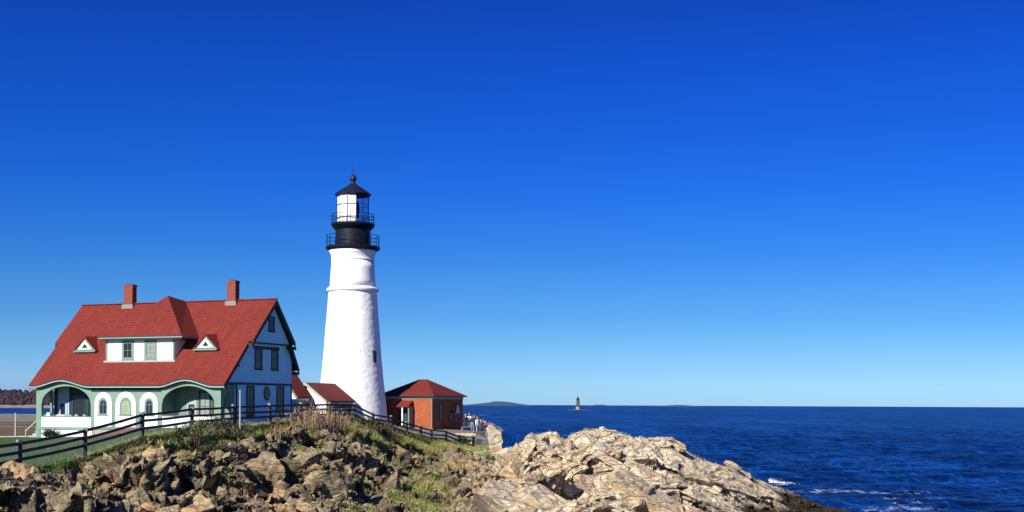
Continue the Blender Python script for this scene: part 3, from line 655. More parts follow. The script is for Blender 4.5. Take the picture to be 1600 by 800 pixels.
# dark edge boards and soffits under the rakes
mb = HB()
def rake(mb, ua, ub, p, q, d0, d1):
    mb.prism([(p[0], p[1]-d0), (q[0], q[1]-d0), (q[0], q[1]-d1), (p[0], p[1]-d1)], 'x', ua, ub)
def rake1(*a_, name='bargeboard'):
    q_ = HB(); rake(q_, *a_); q_.build(name, M['trim'], house)
for ua, ub, s in ((-0.06, 0.0, 1), (-19.75, -19.69, -1)):
    rake1(ua, ub, (0.02, 12.5), (3.5, 16.21), 0.145, 0.42); rake1(ua, ub, (9.5, 16.2), (10.78, 13.97), 0.145, 0.46)
for ua, ub in ((0.30, 0.36), (-20.1, -20.04)):
    rake1(ua, ub, (3.42, 16.17), (6.75, 19.66), 0.155, 0.44); rake1(ua, ub, (6.75, 19.66), (9.6, 16.17), 0.155, 0.46)
for q_ in ((-0.40, -0.065, (0.3, 12.82), (3.5, 16.21), 0.16, 0.24), (-0.40, -0.065, (9.5, 16.2), (10.7, 14.1), 0.16, 0.26), (-0.05, 0.295, (3.5, 16.25), (6.75, 19.66), 0.17, 0.26), (-0.05, 0.295, (6.75, 19.66), (9.55, 16.23), 0.17, 0.27)): rake1(*q_, name='rake_soffit')
# bracket stubs where the rakes step
for q_ in ((-0.35, 0.34, 3.2, 3.5, 15.62, 15.86), (-0.35, -0.02, 1.75, 2.05, 13.9, 14.08), (-0.38, 0.34, 9.35, 9.75, 15.55, 15.82), (-0.38, 0.03, 10.2, 10.7, 13.45, 13.72)): HB().box(*q_).build('bracket', M['trim'], house)
# eaves trim following the two eyebrow curves
us = [-19.72+(19.70)*i/120 for i in range(121)]
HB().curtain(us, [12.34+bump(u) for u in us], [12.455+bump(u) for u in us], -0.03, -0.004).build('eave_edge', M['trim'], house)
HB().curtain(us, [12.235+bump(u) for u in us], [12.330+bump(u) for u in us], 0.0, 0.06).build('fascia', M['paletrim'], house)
HB().curtain([-13.45,-6.35], [11.90]*2, [12.19]*2, 0.352, 0.379).build('eave_band_or_shade', M['trim'], house)  # painted eave shadow: a dark strip on the wall, not a real board
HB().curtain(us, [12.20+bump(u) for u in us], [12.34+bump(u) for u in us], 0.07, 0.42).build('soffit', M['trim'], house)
# main body
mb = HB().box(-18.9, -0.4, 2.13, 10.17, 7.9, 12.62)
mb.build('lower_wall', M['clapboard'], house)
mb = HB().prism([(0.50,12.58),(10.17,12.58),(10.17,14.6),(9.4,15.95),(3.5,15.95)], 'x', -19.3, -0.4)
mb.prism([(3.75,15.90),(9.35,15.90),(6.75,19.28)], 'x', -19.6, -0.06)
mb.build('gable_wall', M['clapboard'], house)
HB().box(-0.4, -0.35, 0.6, 10.2, 12.50, 12.68).box(-0.06, -0.01, 3.9, 9.3, 15.86, 16.0).box(-0.40,-0.355,2.10,2.25,8.6,12.5).box(-0.40,-0.355,10.05,10.2,8.6,12.5).build('trim_band', M['trim'], house)
# front arcade
FV0, FV1 = 0.38, 0.62
def arc(u, c, a, z0, h): return z0+h*math.sqrt(max(0, 1-((u-c)/a)**2))
def span(a, b, n=24): return [a+(b-a)*i/n for i in range(n+1)]
def ztop(u): return 12.25+bump(u)*0.92
mb = HB()
u = [-19.3, -18.74]; mb.curtain(u, [7.9]*2, [ztop(x) for x in u], FV0, FV1)
for a, b_ in ((-18.74, -13.5), (-6.3, -1.16)):
    us = span(a, b_, 40); c = (a+b_)/2; h = (b_-a)/2
    mb.curtain(us, [arc(x, c, h, 10.85, 1.52) for x in us], [max(ztop(x), arc(x, c, h, 10.85, 1.52)+0.10) for x in us], FV0, FV1)
us = span(-13.5, -6.3, 20); mb.curtain(us, [8.8]*21, [ztop(x) for x in us], FV0, FV1)
us = span(-1.16, -0.6, 4); mb.curtain(us, [8.4]*5, [ztop(x) for x in us], FV0, FV1)
# side returns of the closed centre bay, ends of the porches
mb.box(-13.5, -13.3, FV1, 2.12, 8.8, 12.3).box(-6.5, -6.3, FV1, 2.12, 8.8, 12.3)
mb.build('arcade_wall', M['sage'], house)
# end arches of the porches (side views)
def sidearch(mb, u0, u1):
    ys = span(FV1, 2.13, 20); zz = [10.9+1.0*math.sqrt(max(0, 1-((y-1.40)/0.60)**2)) if abs(y-1.40) < 0.60 else 8.8 for y in ys]
    vs = []
    for y, z in zip(ys, zz): vs += [(u0,y,z),(u0,y,12.48),(u1,y,12.48),(u1,y,z)]
    fs = [(0,1,2,3)]
    for i in range(len(ys)-1):
        p, q = 4*i, 4*i+4; fs += [(p,q,q+1,p+1),(p+1,q+1,q+2,p+2),(p+2,q+2,q+3,p+3),(p+3,q+3,q,p)]
    n = 4*(len(ys)-1); fs.append((n+3,n+2,n+1,n)); mb.add(vs, fs)
for q_ in ((-0.78, -0.6), (-19.3, -19.12)):
    mb = HB(); sidearch(mb, *q_); mb.build('end_arch', M['sage'], house)
# parapets, floor, base
HB().box(-18.74, -13.5, 0.40, 0.60, 8.97, 9.80).build('parapet', M['white'], house)
HB().box(-6.3, -1.16, 0.40, 0.60, 9.0, 9.95).build('parapet', M['white'], house)
HB().box(-0.76, -0.62, 0.62, 2.12, 9.0, 9.85).build('parapet', M['white'], house)
for q_ in ((-18.9, -13.5, 0.36, 0.64, 9.80, 9.86), (-6.3, -1.16, 0.36, 0.64, 9.95, 10.01)): HB().box(*q_).build('parapet_cap', M['greytrim'], house)
HB().box(-19.32, -13.3, 0.34, 0.44, 8.72, 8.965).box(-13.3, -0.58, 0.34, 0.378, 8.85, 9.0).build('floor_band', M['sage'], house)
HB().box(-19.25, -0.62, 0.46, 2.12, 8.55, 8.90).build('porch_floor', M['porchfloor'], house)
HB().box(-19.25, -0.62, 0.63, 2.12, 12.40, 12.46).build('porch_ceiling', M['greytrim'], house)
HB().box(-18.95, -13.4, 0.40, 2.10, 7.6, 8.71).build('foundation', M['white'], house)
HB().box(-13.4, -0.65, 0.42, 2.10, 7.6, 8.8).build('foundation', M['stone'], house)
HB().box(-19.3, -18.95, 0.36, 0.62, 7.6, 8.71).build('corner_post', M['sage'], house)
# white arched surrounds with windows
def archwin(ul, ur, zt, iu0, iu1, izb, izt, pane, n=20):
    c = (ul+ur)/2; a = (ur-ul)/2; ic = (iu0+iu1)/2; ia = (iu1-iu0)/2
    zs, izs = zt-a, izt-ia*1.25
    y0, y1 = 0.33, 0.378
    mb = HB(); o = lambda x: arc(x, c, a, zs, a)
    us = span(ul, iu0, 8); mb.curtain(us, [9.02]*9, [o(x) for x in us], y0, y1)
    us = span(iu1, ur, 8); mb.curtain(us, [9.02]*9, [o(x) for x in us], y0, y1)
    us = span(iu0, iu1, n); mb.curtain(us, [arc(x, ic, ia, izs, ia*1.25) for x in us], [o(x) for x in us], y0, y1)
    mb.curtain([iu0, iu1], [9.02]*2, [izb]*2, y0, y1)
    mb.build('arched_surround', M['white'], house)
    f = HB(); fw = 0.16
    us = span(iu0, iu1, n)
    f.curtain([iu0, iu0+fw], [izb]*2, [arc(iu0, ic, ia, izs, ia*1.25), arc(iu0+fw, ic, ia, izs, ia*1.25)], 0.352, 0.3785)
    f.curtain([iu1-fw, iu1], [izb]*2, [arc(iu1-fw, ic, ia, izs, ia*1.25), arc(iu1, ic, ia, izs, ia*1.25)], 0.352, 0.3785)
    us = span(iu0+fw, iu1-fw, n)
    f.curtain(us, [arc(x, ic, ia-fw, izs, (ia-fw)*1.25) for x in us], [arc(x, ic, ia, izs, ia*1.25) for x in us], 0.352, 0.3785)
    f.curtain([iu0+fw, iu1-fw], [izb]*2, [izb+0.10]*2, 0.34, 0.3785)
    w = f.build('arched_window', M['greytrim'], house)
    p = HB().curtain(us, [izb+0.1]*len(us), [arc(x, ic, ia-fw, izs, (ia-fw)*1.25) for x in us], 0.366, 0.3787); p.build('pane', pane, w)
    g = HB().box(ic-0.02, ic+0.02, 0.358, 0.366, izb+0.1, izt-fw-0.03).box(iu0+fw, iu1-fw, 0.358, 0.366, izs, izs+0.035); g.build('glazing_bar', M['greytrim'] if pane is not M['curtain'] else M['sage'], w)
    HB().box(iu0-0.1, iu1+0.1, 0.29, 0.352, izb-0.08, izb).build('sill', M['greytrim'], w)
archwin(-13.05, -11.30, 11.85, -12.68, -11.72, 10.02, 11.42, M['glass'])
archwin(-10.90, -8.86, 11.90, -10.50, -9.26, 10.02, 11.46, M['curtain'])
archwin(-8.44, -6.66, 11.85, -8.00, -7.08, 10.02, 11.42, M['glass'])
def rectwin(parent, plane, pos, a0, a1, z0, z1, out=1, nx=1, nz=1, fr=None, gl=None, fw=0.10, name='window', cls=None, th=0.05, bar=0.035):
    """framed window standing a little proud of a wall; plane 'f' faces -v, 's' faces +u"""
    fr = fr or M['greytrim']; gl = gl or M['glass']; C = cls or HB
    def bx(mb, x0, x1, d0, d1, zz0, zz1):
        if plane == 'f': mb.box(x0, x1, pos-d1, pos-d0, zz0, zz1)
        else: mb.box(pos+d0, pos+d1, x0, x1, zz0, zz1)
    f = C(); bx(f, a0, a0+fw, -.02, th, z0, z1); bx(f, a1-fw, a1, -.02, th, z0, z1); bx(f, a0+fw, a1-fw, -.02, th, z1-fw, z1); bx(f, a0+fw, a1-fw, -.02, th, z0, z0+fw)
    w = f.build(name, fr, parent)
    p = C(); bx(p, a0+fw, a1-fw, -.02, 0.015, z0+fw, z1-fw); p.build('pane', gl, w)
    if nx > 1 or nz > 1:
        g = C()
        for i in range(1, nx):
            c = a0+fw+(a1-a0-2*fw)*i/nx; bx(g, c-bar/2, c+bar/2, 0.015, 0.032, z0+fw, z1-fw)
        for i in range(1, nz):
            c = z0+fw+(z1-z0-2*fw)*i/nz; bx(g, a0+fw, a1-fw, 0.015, 0.035, c-bar/2, c+bar/2)
        g.build('glazing_bar', fr, w)
    s = C(); bx(s, a0-0.06, a1+0.06, th, th+0.06, z0-0.05, z0+0.03); s.build('sill', fr, w)
    return w
# porch back walls: doors and windows
for q_ in ((-18.9, -18.55), (-17.30, -17.1)): HB().box(*q_,2.06,2.128,8.9,12.38).build('porch_pilaster', M['trim'], house)
HB().box(-17.09, -13.52, 2.07, 2.128, 8.92, 12.38).build('porch_panel', M['trim'], house)
rectwin(house, 'f', 2.07, -16.95, -15.5, 9.7, 11.7, nx=2, nz=2, fr=M['trim'], gl=M['glass'], fw=0.12)
rectwin(house, 'f', 2.07, -15.3, -14.0, 9.7, 11.7, nx=2, nz=2, fr=M['trim'], gl=M['glass'], fw=0.12)
def door(u0, u1, z1, vv, colm):
    d = HB().box(u0, u1, vv-0.05, vv-0.002, 8.92, z1).build('door', colm, house)
    HB().box(u0+0.2, u1-0.2, vv-0.062, vv-0.05, 10.0, 10.9).build('pane', M['glass'], d)
    HB().box(u1-0.16, u1-0.08, vv-0.1, vv-0.05, 9.85, 9.93).build('handle', M['black'], d)
HB().box(-18.54, -17.31, 2.08, 2.128, 8.91, 12.38).build('porch_panel', M['porchwall'], house)
door(-18.40, -17.5, 11.2, 2.08, M['porchwall'])
HB().box(-6.29, -5.2, 2.05, 2.128, 8.9, 12.38).build('porch_panel', M['sage'], house)
HB().box(-5.19, -0.8, 2.09, 2.128, 8.91, 12.38).build('porch_panel', M['greytrim'], house)
door(-5.15, -4.15, 11.3, 2.09, M['paletrim'])
rectwin(house, 'f', 2.09, -3.95, -2.75, 9.5, 12.0, nx=2, nz=2, fr=M['trim'], gl=M['shadegrey'], fw=0.16)
rectwin(house, 'f', 2.09, -2.65, -1.45, 9.5, 12.0, nx=2, nz=2, fr=M['trim'], gl=M['shadegrey'], fw=0.16)
# gable end windows
for a0, a1 in ((3.52, 4.64), (7.86, 8.98)):
    rectwin(house, 's', -0.4, a0, a1, 9.9, 12.45, nx=2, nz=2, fr=M['trim'], gl=M['glass'], fw=0.14)
mb = HB(); n = 28
def oval(mb, u0, u1, yc, zc, ry, rz):
    mb.prism([(yc+ry*math.cos(2*math.pi*i/n), zc+rz*math.sin(2*math.pi*i/n)) for i in range(n)], 'x', u0, u1)
oval(mb, -0.42, -0.36, 6.42, 11.83, 0.46, 0.60); ow = mb.build('oval_window', M['trim'], house)
mb = HB(); oval(mb, -0.36, -0.352, 6.42, 11.83, 0.34, 0.47); mb.build('pane', M['glass'], ow)
HB().box(-0.4, -0.365, 4.5, 8.25, 15.45, 15.72).build('window_head', M['trim'], house)
for a0, a1 in ((4.66, 5.72), (7.06, 8.10)):
    rectwin(house, 's', -0.4, a0, a1, 13.78, 15.5, nx=1, nz=2, fr=M['trim'], gl=M['glass'], fw=0.11)
rectwin(house, 's', -0.06, 6.12, 7.0, 16.95, 18.25, fr=M['trim'], gl=M['glass'], fw=0.12, nz=2)
# chimneys
def chimney(u0, u1):
    c = HB().box(u0, u1, 6.45, 7.02, 18.7, 21.12).box(u0-0.03, u1+0.03, 6.42, 7.05, 21.122, 21.32).build('chimney', M['chimneybrick'], house)
    HB().box(u0-0.12, u1+0.12, 6.34, 7.12, 19.0, 19.58).build('flashing', M['cap'], c)
    HB().box(u0+0.2, u1-0.2, 6.55, 6.92, 21.322, 21.38).build('flue', M['black'], c)
chimney(-15.25, -14.30); chimney(-4.42, -3.56)
# large hipped dormer
dm = HB().box(-13.22, -6.27, 1.9, 5.5, 14.2, 16.2).build('dormer', M['white'], house)
A, B, P, Q, B2, A2 = (-13.62,1.42,16.45), (-5.15,1.42,16.45), (-8.9,4.4,20.02), (-8.9,6.85,19.74), (-5.15,4.1,16.45), (-13.62,4.1,16.45)
HB().add([A,B,P,A2], [(0,1,2),(0,2,3),(0,3,1),(1,3,2)]).build('dormer_roof', M['roof'], dm)
HB().add([B,B2,Q,P,(-13.62,4.1,16.452),(-13.0,3.0,16.452)], [(0,1,2,3),(3,2,4),(0,3,5),(0,5,4,1),(3,4,5),(1,4,2)]).build('dormer_roof', M['roofside'], dm)
HB().box(-13.64, -5.13, 1.39, 1.42, 16.42, 16.50).build('dormer_eave_edge', M['trim'], dm)
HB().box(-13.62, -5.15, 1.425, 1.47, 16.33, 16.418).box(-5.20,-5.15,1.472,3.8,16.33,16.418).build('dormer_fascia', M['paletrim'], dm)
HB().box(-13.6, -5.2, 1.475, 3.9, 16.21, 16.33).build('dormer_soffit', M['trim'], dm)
for q_ in ((-13.26, -13.08, 1.87, 1.899, 14.2, 16.2), (-6.42, -6.24, 1.87, 1.899, 14.2, 16.2)): HB().box(*q_).build('dormer_corner_trim', M['greytrim'], dm)
HB().box(-13.4, -6.1, 1.76, 1.90, 14.36, 14.50).build('dormer_sill', M['paletrim'], dm)
rectwin(dm, 'f', 1.9, -11.57, -10.37, 14.55, 16.15, nx=2, nz=2, fr=M['greytrim'], fw=0.22)
rectwin(dm, 'f', 1.9, -9.27, -8.03, 14.55, 16.15, nx=2, nz=3, fr=M['greytrim'], gl=M['shadegrey'], fw=0.22)
# two small triangular dormers
for c in (-16.0, -3.62):
    zb = 15.42; F, Lf, Rt, Kk = (c,2.42,zb+1.18), (c-1.28,2.42,zb-0.05), (c+1.28,2.42,zb-0.05), (c,4.0,zb+1.30)
    e = HB(); t = 0.09
    for s in (-1, 1):
        S = (c+s*1.28,2.42,zb-0.05); S2 = (c+s*1.28,3.0,zb-0.05)
        e.add([F,S,S2,Kk,(F[0],F[1],F[2]-t*1.3),(S[0]-s*t*1.2,S[1],S[2]),(S2[0]-s*t*1.2,S2[1],S2[2]),(Kk[0],Kk[1],Kk[2]-t*1.3)], [(0,1,2,3),(4,7,6,5),(0,4,5,1),(1,5,6,2),(2,6,7,3),(3,7,4,0)])
    ed = e.build('eyelid_dormer', M['roof'], house)
    HB().add([(c,2.5,zb+1.02),(c-1.05,2.5,zb),(c+1.05,2.5,zb),(c,3.6,zb+1.02),(c-1.05,2.8,zb),(c+1.05,2.8,zb)], [(0,1,2),(0,3,4,1),(0,2,5,3),(1,4,5,2),(3,5,4)]).build('dormer_face', M['greytrim'], ed)
    HB().prism([(c-0.74,zb+0.10),(c+0.74,zb+0.10),(c,zb+0.86)], 'y', 2.46, 2.497).build('dormer_gable', M['white'], ed)
    HB().prism([(c-0.32,zb+0.22),(c+0.32,zb+0.22),(c,zb+0.60)], 'y', 2.445, 2.459).build('pane', M['glass'], ed)
    HB().box(c-1.15, c+1.15, 2.36, 2.498, zb-0.14, zb-0.002).build('sill', M['greytrim'], ed)
# steps at the left end of the porch
st = HB()
for i in range(4): st.box(-20.8+0.3*i, -19.33, 0.9, 2.0, 7.7+0.22*i, 7.92+0.22*i)
st.build('porch_steps', M['paletrim'], house)
HB().bar((-20.9,0.9,8.6),(-19.35,0.9,9.75),0.06,0.08).box(-20.95,-20.87,0.86,0.94,7.7,8.72).build('stair_rail', M['paletrim'], house)

def hw(u, v): return (HX+u*math.cos(HR)-v*math.sin(HR), HY+u*math.sin(HR)+v*math.cos(HR))

# porch chairs
def adirondack(mname):
    c = empty('porch_chair', (0,0,0)); mm_ = M[mname]
    MB().hexa([(-.28,-.3,.38),(.28,-.3,.38),(.28,.25,.28),(-.28,.25,.28),(-.28,-.3,.42),(.28,-.3,.42),(.28,.25,.32),(-.28,.25,.32)]).build('seat', mm_, c)
    b_ = MB()
    for i in range(5):
        x = -.25+.11*i; top = 1.05+(0.10 if i == 2 else 0.06 if i in (1,3) else 0)
        b_.bar((x,.25,.28),(x,.25+(top-.28)*.35,top),.09,.025)
    b_.build('backrest', mm_, c)
    for s in (-1,1):
        MB().box(s*.34-.06, s*.34+.06, -.34, .38, .58, .61).build('armrest', mm_, c)
        MB().box(s*.31-.03, s*.31+.03, -.32, -.24, 0, .58).build('leg', mm_, c)
        MB().bar((s*.31,.42,.02),(s*.31,-.3,.36),.05,.1).build('leg', mm_, c)
    return c
M['chairgreen'] = mat('pale_green_chair_paint', (0.33,0.47,0.37), 0.6, 0.08, 3)
ch = [('white', -17.55, 1.25, 0.5, 'white slatted porch chair, left of the green ones, behind the left porch parapet'),
      ('chairgreen', -16.3, 1.2, 0.3, 'pale green slatted chair next to the white one on the left porch'),
      ('chairgreen', -15.3, 1.3, -0.2, 'pale green slatted chair, middle one of the green three on the left porch'),
      ('chairgreen', -14.3, 1.2, -0.4, 'pale green slatted chair at the right end of the left porch')]
for mn, u_, v_, rz, lab in ch:
    c = adirondack(mn); x, y = hw(u_, v_); c.location = (x, y, 8.9); c.rotation_euler = (0,0,HR+rz+math.pi)
    c.scale = (1,1,1); tag(c, lab, 'chair', 'chairs on the left porch')
x, y = hw(-18.45, 1.0)
t = empty('side_table', (x,y,8.9), HR, 'small white table at the left end of the porch, beside the corner post', 'table')
MB().box(-.22,.22,-.22,.22,.98,1.02).build('tabletop', M['white'], t); MB().box(-.16,.16,-.16,.16,1.022,1.25).build('box', M['white'], t)
for sx_ in (-1,1):
    for sy_ in (-1,1): MB().box(sx_*.18-.02,sx_*.18+.02,sy_*.18-.02,sy_*.18+.02,0,.98).build('leg', M['white'], t)

# brick paving in front of the closed bay
mb = MB(); pts = []
nn = 24
for i in range(nn+1):
    a = -0.325+(0.04)*i/nn
    for Y in np.linspace(90, 101.5, 10):
        pts.append((a*Y, Y, ground_z(a*Y, Y)+0.06))
mb.add(pts, [(i*10+j, i*10+j+1, (i+1)*10+j+1, (i+1)*10+j) for i in range(nn) for j in range(9)])
tag(mb.build('brick_path', M['brickpath']), kind='structure')

# ================================================================ small white outbuilding
ob = empty('outbuilding', (HX, HY, 8.8), HR, 'small white gabled building with red roof between the house and the lighthouse', 'building')
class OB(HB): base = 8.8
UC = -6.57
OB().prism([(UC-2.15,8.3),(UC+2.15,8.3),(UC+2.15,11.25),(UC,12.72),(UC-2.15,11.25)], 'y', 22.5, 27.3).build('wall', M['white'], ob)
mb = OB()
for s in (1,-1):
    e = (UC+s*2.36, 11.15)
    mb.hexa([(e[0],22.2,e[1]),(UC,22.2,12.90),(UC,27.7,12.90),(e[0],27.7,e[1]),(e[0],22.2,e[1]+0.14),(UC,22.2,13.04),(UC,27.7,13.04),(e[0],27.7,e[1]+0.14)])
mb.build('roof', M['roofside'], ob)
for s in (1,-1):
    OB().prism([(UC+s*2.40,11.05),(UC+s*2.40,11.27),(UC,13.05),(UC,12.78)], 'y', 22.12, 22.195).build('bargeboard', M['paletrim'], ob)
OB().box(UC+2.361,UC+2.42,22.2,27.7,11.12,11.26).build('gutter', M['trim'], ob)
OB().box(UC+2.151,UC+2.20,22.5,27.3,10.55,11.0).build('eave_board', M['trim'], ob)
OB().box(UC+2.151,UC+2.22,22.5,22.75,8.5,10.55).build('corner_trim', M['trim'], ob); OB().box(UC+2.151,UC+2.22,27.0,27.3,8.5,10.55).build('corner_trim', M['trim'], ob)
for a0, a1 in ((23.0,24.1),(24.4,25.5),(25.8,26.9)):
    rectwin(ob, 's', UC+2.15, a0, a1, 9.2, 10.5, nx=2, nz=2, fr=M['greytrim'], cls=OB, fw=0.1)
# the covered way that joins it to the house
cw = empty('covered_way', (HX, HY, 8.8), HR, 'steep red roofed covered way between the house and the small white outbuilding', 'building')
OB().box(-11.4, -6.15, 19.9, 22.1, 8.3, 11.5).build('wall', M['white'], cw)
mb = OB()
for s in (1,-1):
    e, zr_ = -8.75+s*2.93, 11.62+1.30*2.93
    mb.hexa([(e,19.7,11.50),(-8.75,19.7,zr_-0.12),(-8.75,22.15,zr_-0.12),(e,22.15,11.50),(e,19.7,11.62),(-8.75,19.7,zr_),(-8.75,22.15,zr_),(e,22.15,11.62)])
mb.build('roof', M['roofside'], cw)
OB().prism([(-11.3,11.5),(-6.2,11.5),(-8.75,14.9)], 'y', 19.9, 22.1).build('gable', M['white'], cw)
for a0, a1 in ((20.0,20.65),(20.75,21.4),(21.5,22.05)):
    rectwin(cw, 's', -6.15, a0, a1, 10.2, 11.3, nx=1, nz=2, fr=M['greytrim'], cls=OB, fw=0.08)
OB().box(UC-0.42,UC-0.30,22.0,22.11,11.4,12.55).build('downpipe', M['white'], ob)

# ================================================================ lighthouse
TX, TY, TZ = -16.36, 131.0, 9.0
lh = empty('lighthouse', (TX, TY, TZ), 0, 'tall round white lighthouse tower with black gallery and lantern', 'lighthouse')
class TB(MB):
    def build(s, name, m, parent, **k):
        s.v = [(x, y, z-TZ) for x, y, z in s.v]; return MB.build(s, name, m, parent, **k)
mt, nt, b = newmat('whitewashed_rubble'); N = nt.nodes; L = nt.links
tcn = N.new('ShaderNodeTexCoord'); mpp = N.new('ShaderNodeMapping'); mpp.inputs['Scale'].default_value = (1.6,1.6,2.4); L.new(tcn.outputs['Object'], mpp.inputs[0])
vo = N.new('ShaderNodeTexVoronoi'); vo.inputs['Scale'].default_value = 1.0; L.new(mpp.outputs[0], vo.inputs[0])
nn_ = N.new('ShaderNodeTexNoise'); nn_.inputs['Scale'].default_value = 3; nn_.inputs['Detail'].default_value = 6; L.new(tcn.outputs['Object'], nn_.inputs[0])
ad = N.new('ShaderNodeMath'); ad.operation = 'ADD'; L.new(vo.outputs['Distance'], ad.inputs[0]); L.new(nn_.outputs[0], ad.inputs[1])
bp = N.new('ShaderNodeBump'); bp.inputs['Distance'].default_value = 0.015; bp.inputs['Strength'].default_value = 0.9; L.new(ad.outputs[0], bp.inputs['Height']); L.new(bp.outputs[0], b.inputs['Normal'])
rr = N.new('ShaderNodeValToRGB'); rr.color_ramp.elements[0].position = 0.3; rr.color_ramp.elements[0].color = (0.72,0.71,0.69,1); rr.color_ramp.elements[1].position = 0.5; rr.color_ramp.elements[1].color = (0.82,0.81,0.79,1)
L.new(nn_.outputs[0], rr.inputs[0]); L.new(rr.outputs[0], b.inputs['Base Color']); b.inputs['Roughness'].default_value = 0.75; setspec(b, 0.25)
prof = [(3.75,8.2),(3.62,9.4),(3.52,10.4),(3.24,12.9),(2.97,15.6),(2.82,17.6),(2.70,19.2),(2.56,20.9),(2.45,22.45)]
# rubble masonry: real unevenness in the wall
prof2 = []
for i in range(121):
    z = 8.2+(22.45-8.2)*i/120; prof2.append((float(np.interp(z, [p[1] for p in prof], [p[0] for p in prof])), z))
mb = TB(); mb.lathe(prof2, 160)
V = np.array(mb.v); dn = (fbm(V*np.array([2.6,2.6,3.4]), 3, 50)-0.5)*0.06; rad = np.hypot(V[:,0], V[:,1])
V[:,0] *= 1+dn/rad; V[:,1] *= 1+dn/rad; mb.v = [tuple(p) for p in V]
mb.build('lower_tower', mt, lh, smooth=True)
M['towerwhite'] = mat('white_painted_brick', (0.80,0.79,0.77), 0.65, 0.04, 0.8, 0.006, 5)
TB().lathe([(2.46,22.45),(2.62,22.50),(2.66,22.62),(2.66,22.74),(2.52,22.86),(2.36,22.95)], 96).build('band', M['towerwhite'], lh, smooth=False)
TB().lathe([(2.355,22.95),(2.30,23.6),(2.22,24.8),(2.16,25.6)], 96).build('upper_tower', M['towerwhite'], lh, smooth=True)
TB().lathe([(2.165,25.6),(2.22,25.66),(2.22,25.74),(2.18,25.8),(2.2,26.1),(2.32,26.4),(2.46,26.62)], 96).build('cornice', M['towerwhite'], lh, smooth=True)
TB().lathe([(2.47,26.62),(2.60,26.72),(2.76,26.86),(2.78,27.02),(2.72,27.06)], 72).build('lower_gallery', M['black'], lh)
TB().lathe([(1.80,27.06),(1.78,28.75)], 64).build('watch_room', M['black'], lh, smooth=False)
TB().lathe([(1.80,28.75),(2.0,28.95),(2.22,29.22),(2.25,29.38),(2.18,29.42)], 64).build('upper_gallery', M['black'], lh)
def railing(r, z0, h, n, name):
    mb = TB()
    for i in range(n):
        a = 2*math.pi*i/n; x, y = r*math.cos(a), r*math.sin(a); mb.tube((x,y,z0-0.1),(x,y,z0+h),0.028,n=5)
    for k in (0.33,0.66,1.0):
        for i in range(48):
            a, c = 2*math.pi*i/48, 2*math.pi*(i+1)/48
            mb.tube((r*math.cos(a),r*math.sin(a),z0+h*k),(r*math.cos(c),r*math.sin(c),z0+h*k),0.02 if k < 1 else 0.03,n=4,caps=False)
    mb.build(name, M['black'], lh)
railing(2.68, 27.06, 1.12, 18, 'gallery_railing'); railing(2.16, 29.42, 0.92, 16, 'gallery_railing')
# lantern room: eleven sides, white blinds on the landward ones
LA = [R(-80+32.727*i) for i in range(11)]      # corner bearings, 0 = towards the viewer
lp = lambda a, r=1.62: (r*math.sin(a), -r*math.cos(a))
mb = TB()
for a in LA:
    x, y = lp(a); mb.tube((x,y,29.42),(x,y,32.35),0.03,n=6)
for z in (29.45, 30.02, 31.3, 32.3):
    for i in range(11):
        p, q = lp(LA[i]), lp(LA[(i+1)%11]); mb.tube((*p,z),(*q,z),0.03 if z not in (29.45,32.3) else 0.06,n=4)
lan = mb.build('lantern_frame', M['black'], lh)
mg, nt, b = newmat('lantern_glass'); b.inputs['Transmission Weight'].default_value = 1.0; b.inputs['Roughness'].default_value = 0.02; b.inputs['IOR'].default_value = 1.02; b.inputs['Base Color'].default_value = (0.75,0.8,0.85,1)
M['blind'] = mat('white_lantern_blind', (0.82,0.81,0.78), 0.6, 0.03, 3)
for i in range(11):
    p, q = lp(LA[i], 1.58), lp(LA[(i+1)%11], 1.58); p2, q2 = lp(LA[i], 1.565), lp(LA[(i+1)%11], 1.565)
    blind = i in (0,1,2,10,9)
    TB().hexa([(*p,29.5),(*q,29.5),(*q2,29.5),(*p2,29.5),(*p,32.28),(*q,32.28),(*q2,32.28),(*p2,32.28)]).build('lantern_blind' if blind else 'lantern_pane', M['blind'] if blind else mg, lh)
TB().lathe([(0.35,29.42),(0.35,30.0),(0.62,30.1),(0.68,30.9),(0.6,31.6),(0.3,31.9)], 20).build('lens', M['lantern_black'], lh)
mb = TB().lathe([(1.62,32.30),(1.84,32.34),(1.86,32.44),(1.5,32.72),(0.9,33.10),(0.42,33.42),(0.30,33.55)], 22); mb.build('lantern_roof', M['lantern_black'], lh)
TB().lathe([(0.30,33.55),(0.20,33.62),(0.20,33.75),(0.32,33.86),(0.36,34.05),(0.30,34.25),(0.16,34.40),(0.05,34.46)], 20).build('vent_ball', M['copper'], lh, smooth=True)
TB().tube((0,0,34.4),(0,0,35.6),0.05,0.025,n=6).build('lightning_rod', M['black'], lh)
for zc, hh_, ang in ((15.75, 1.25, R(56)),):
    rad = 2.97; ca_, sa_ = math.sin(ang), -math.cos(ang); tx, ty = -sa_, ca_
    def wb(w, d0, d1, z0, z1):
        mb = TB(); P_ = lambda s, d: (ca_*(rad+d)+tx*s, sa_*(rad+d)+ty*s)
        c_ = [P_(-w,d0),P_(w,d0),P_(w,d1),P_(-w,d1)]
        return mb.hexa([(*p,z0) for p in c_]+[(*p,z1) for p in c_])
    w = wb(0.30, -0.3, 0.05, zc-hh_/2-0.1, zc-hh_/2).build('window', M['towerwhite'], lh)
    wb(0.24, -0.3, 0.045, zc-hh_/2, zc+hh_/2).build('pane', M['glass'], w)

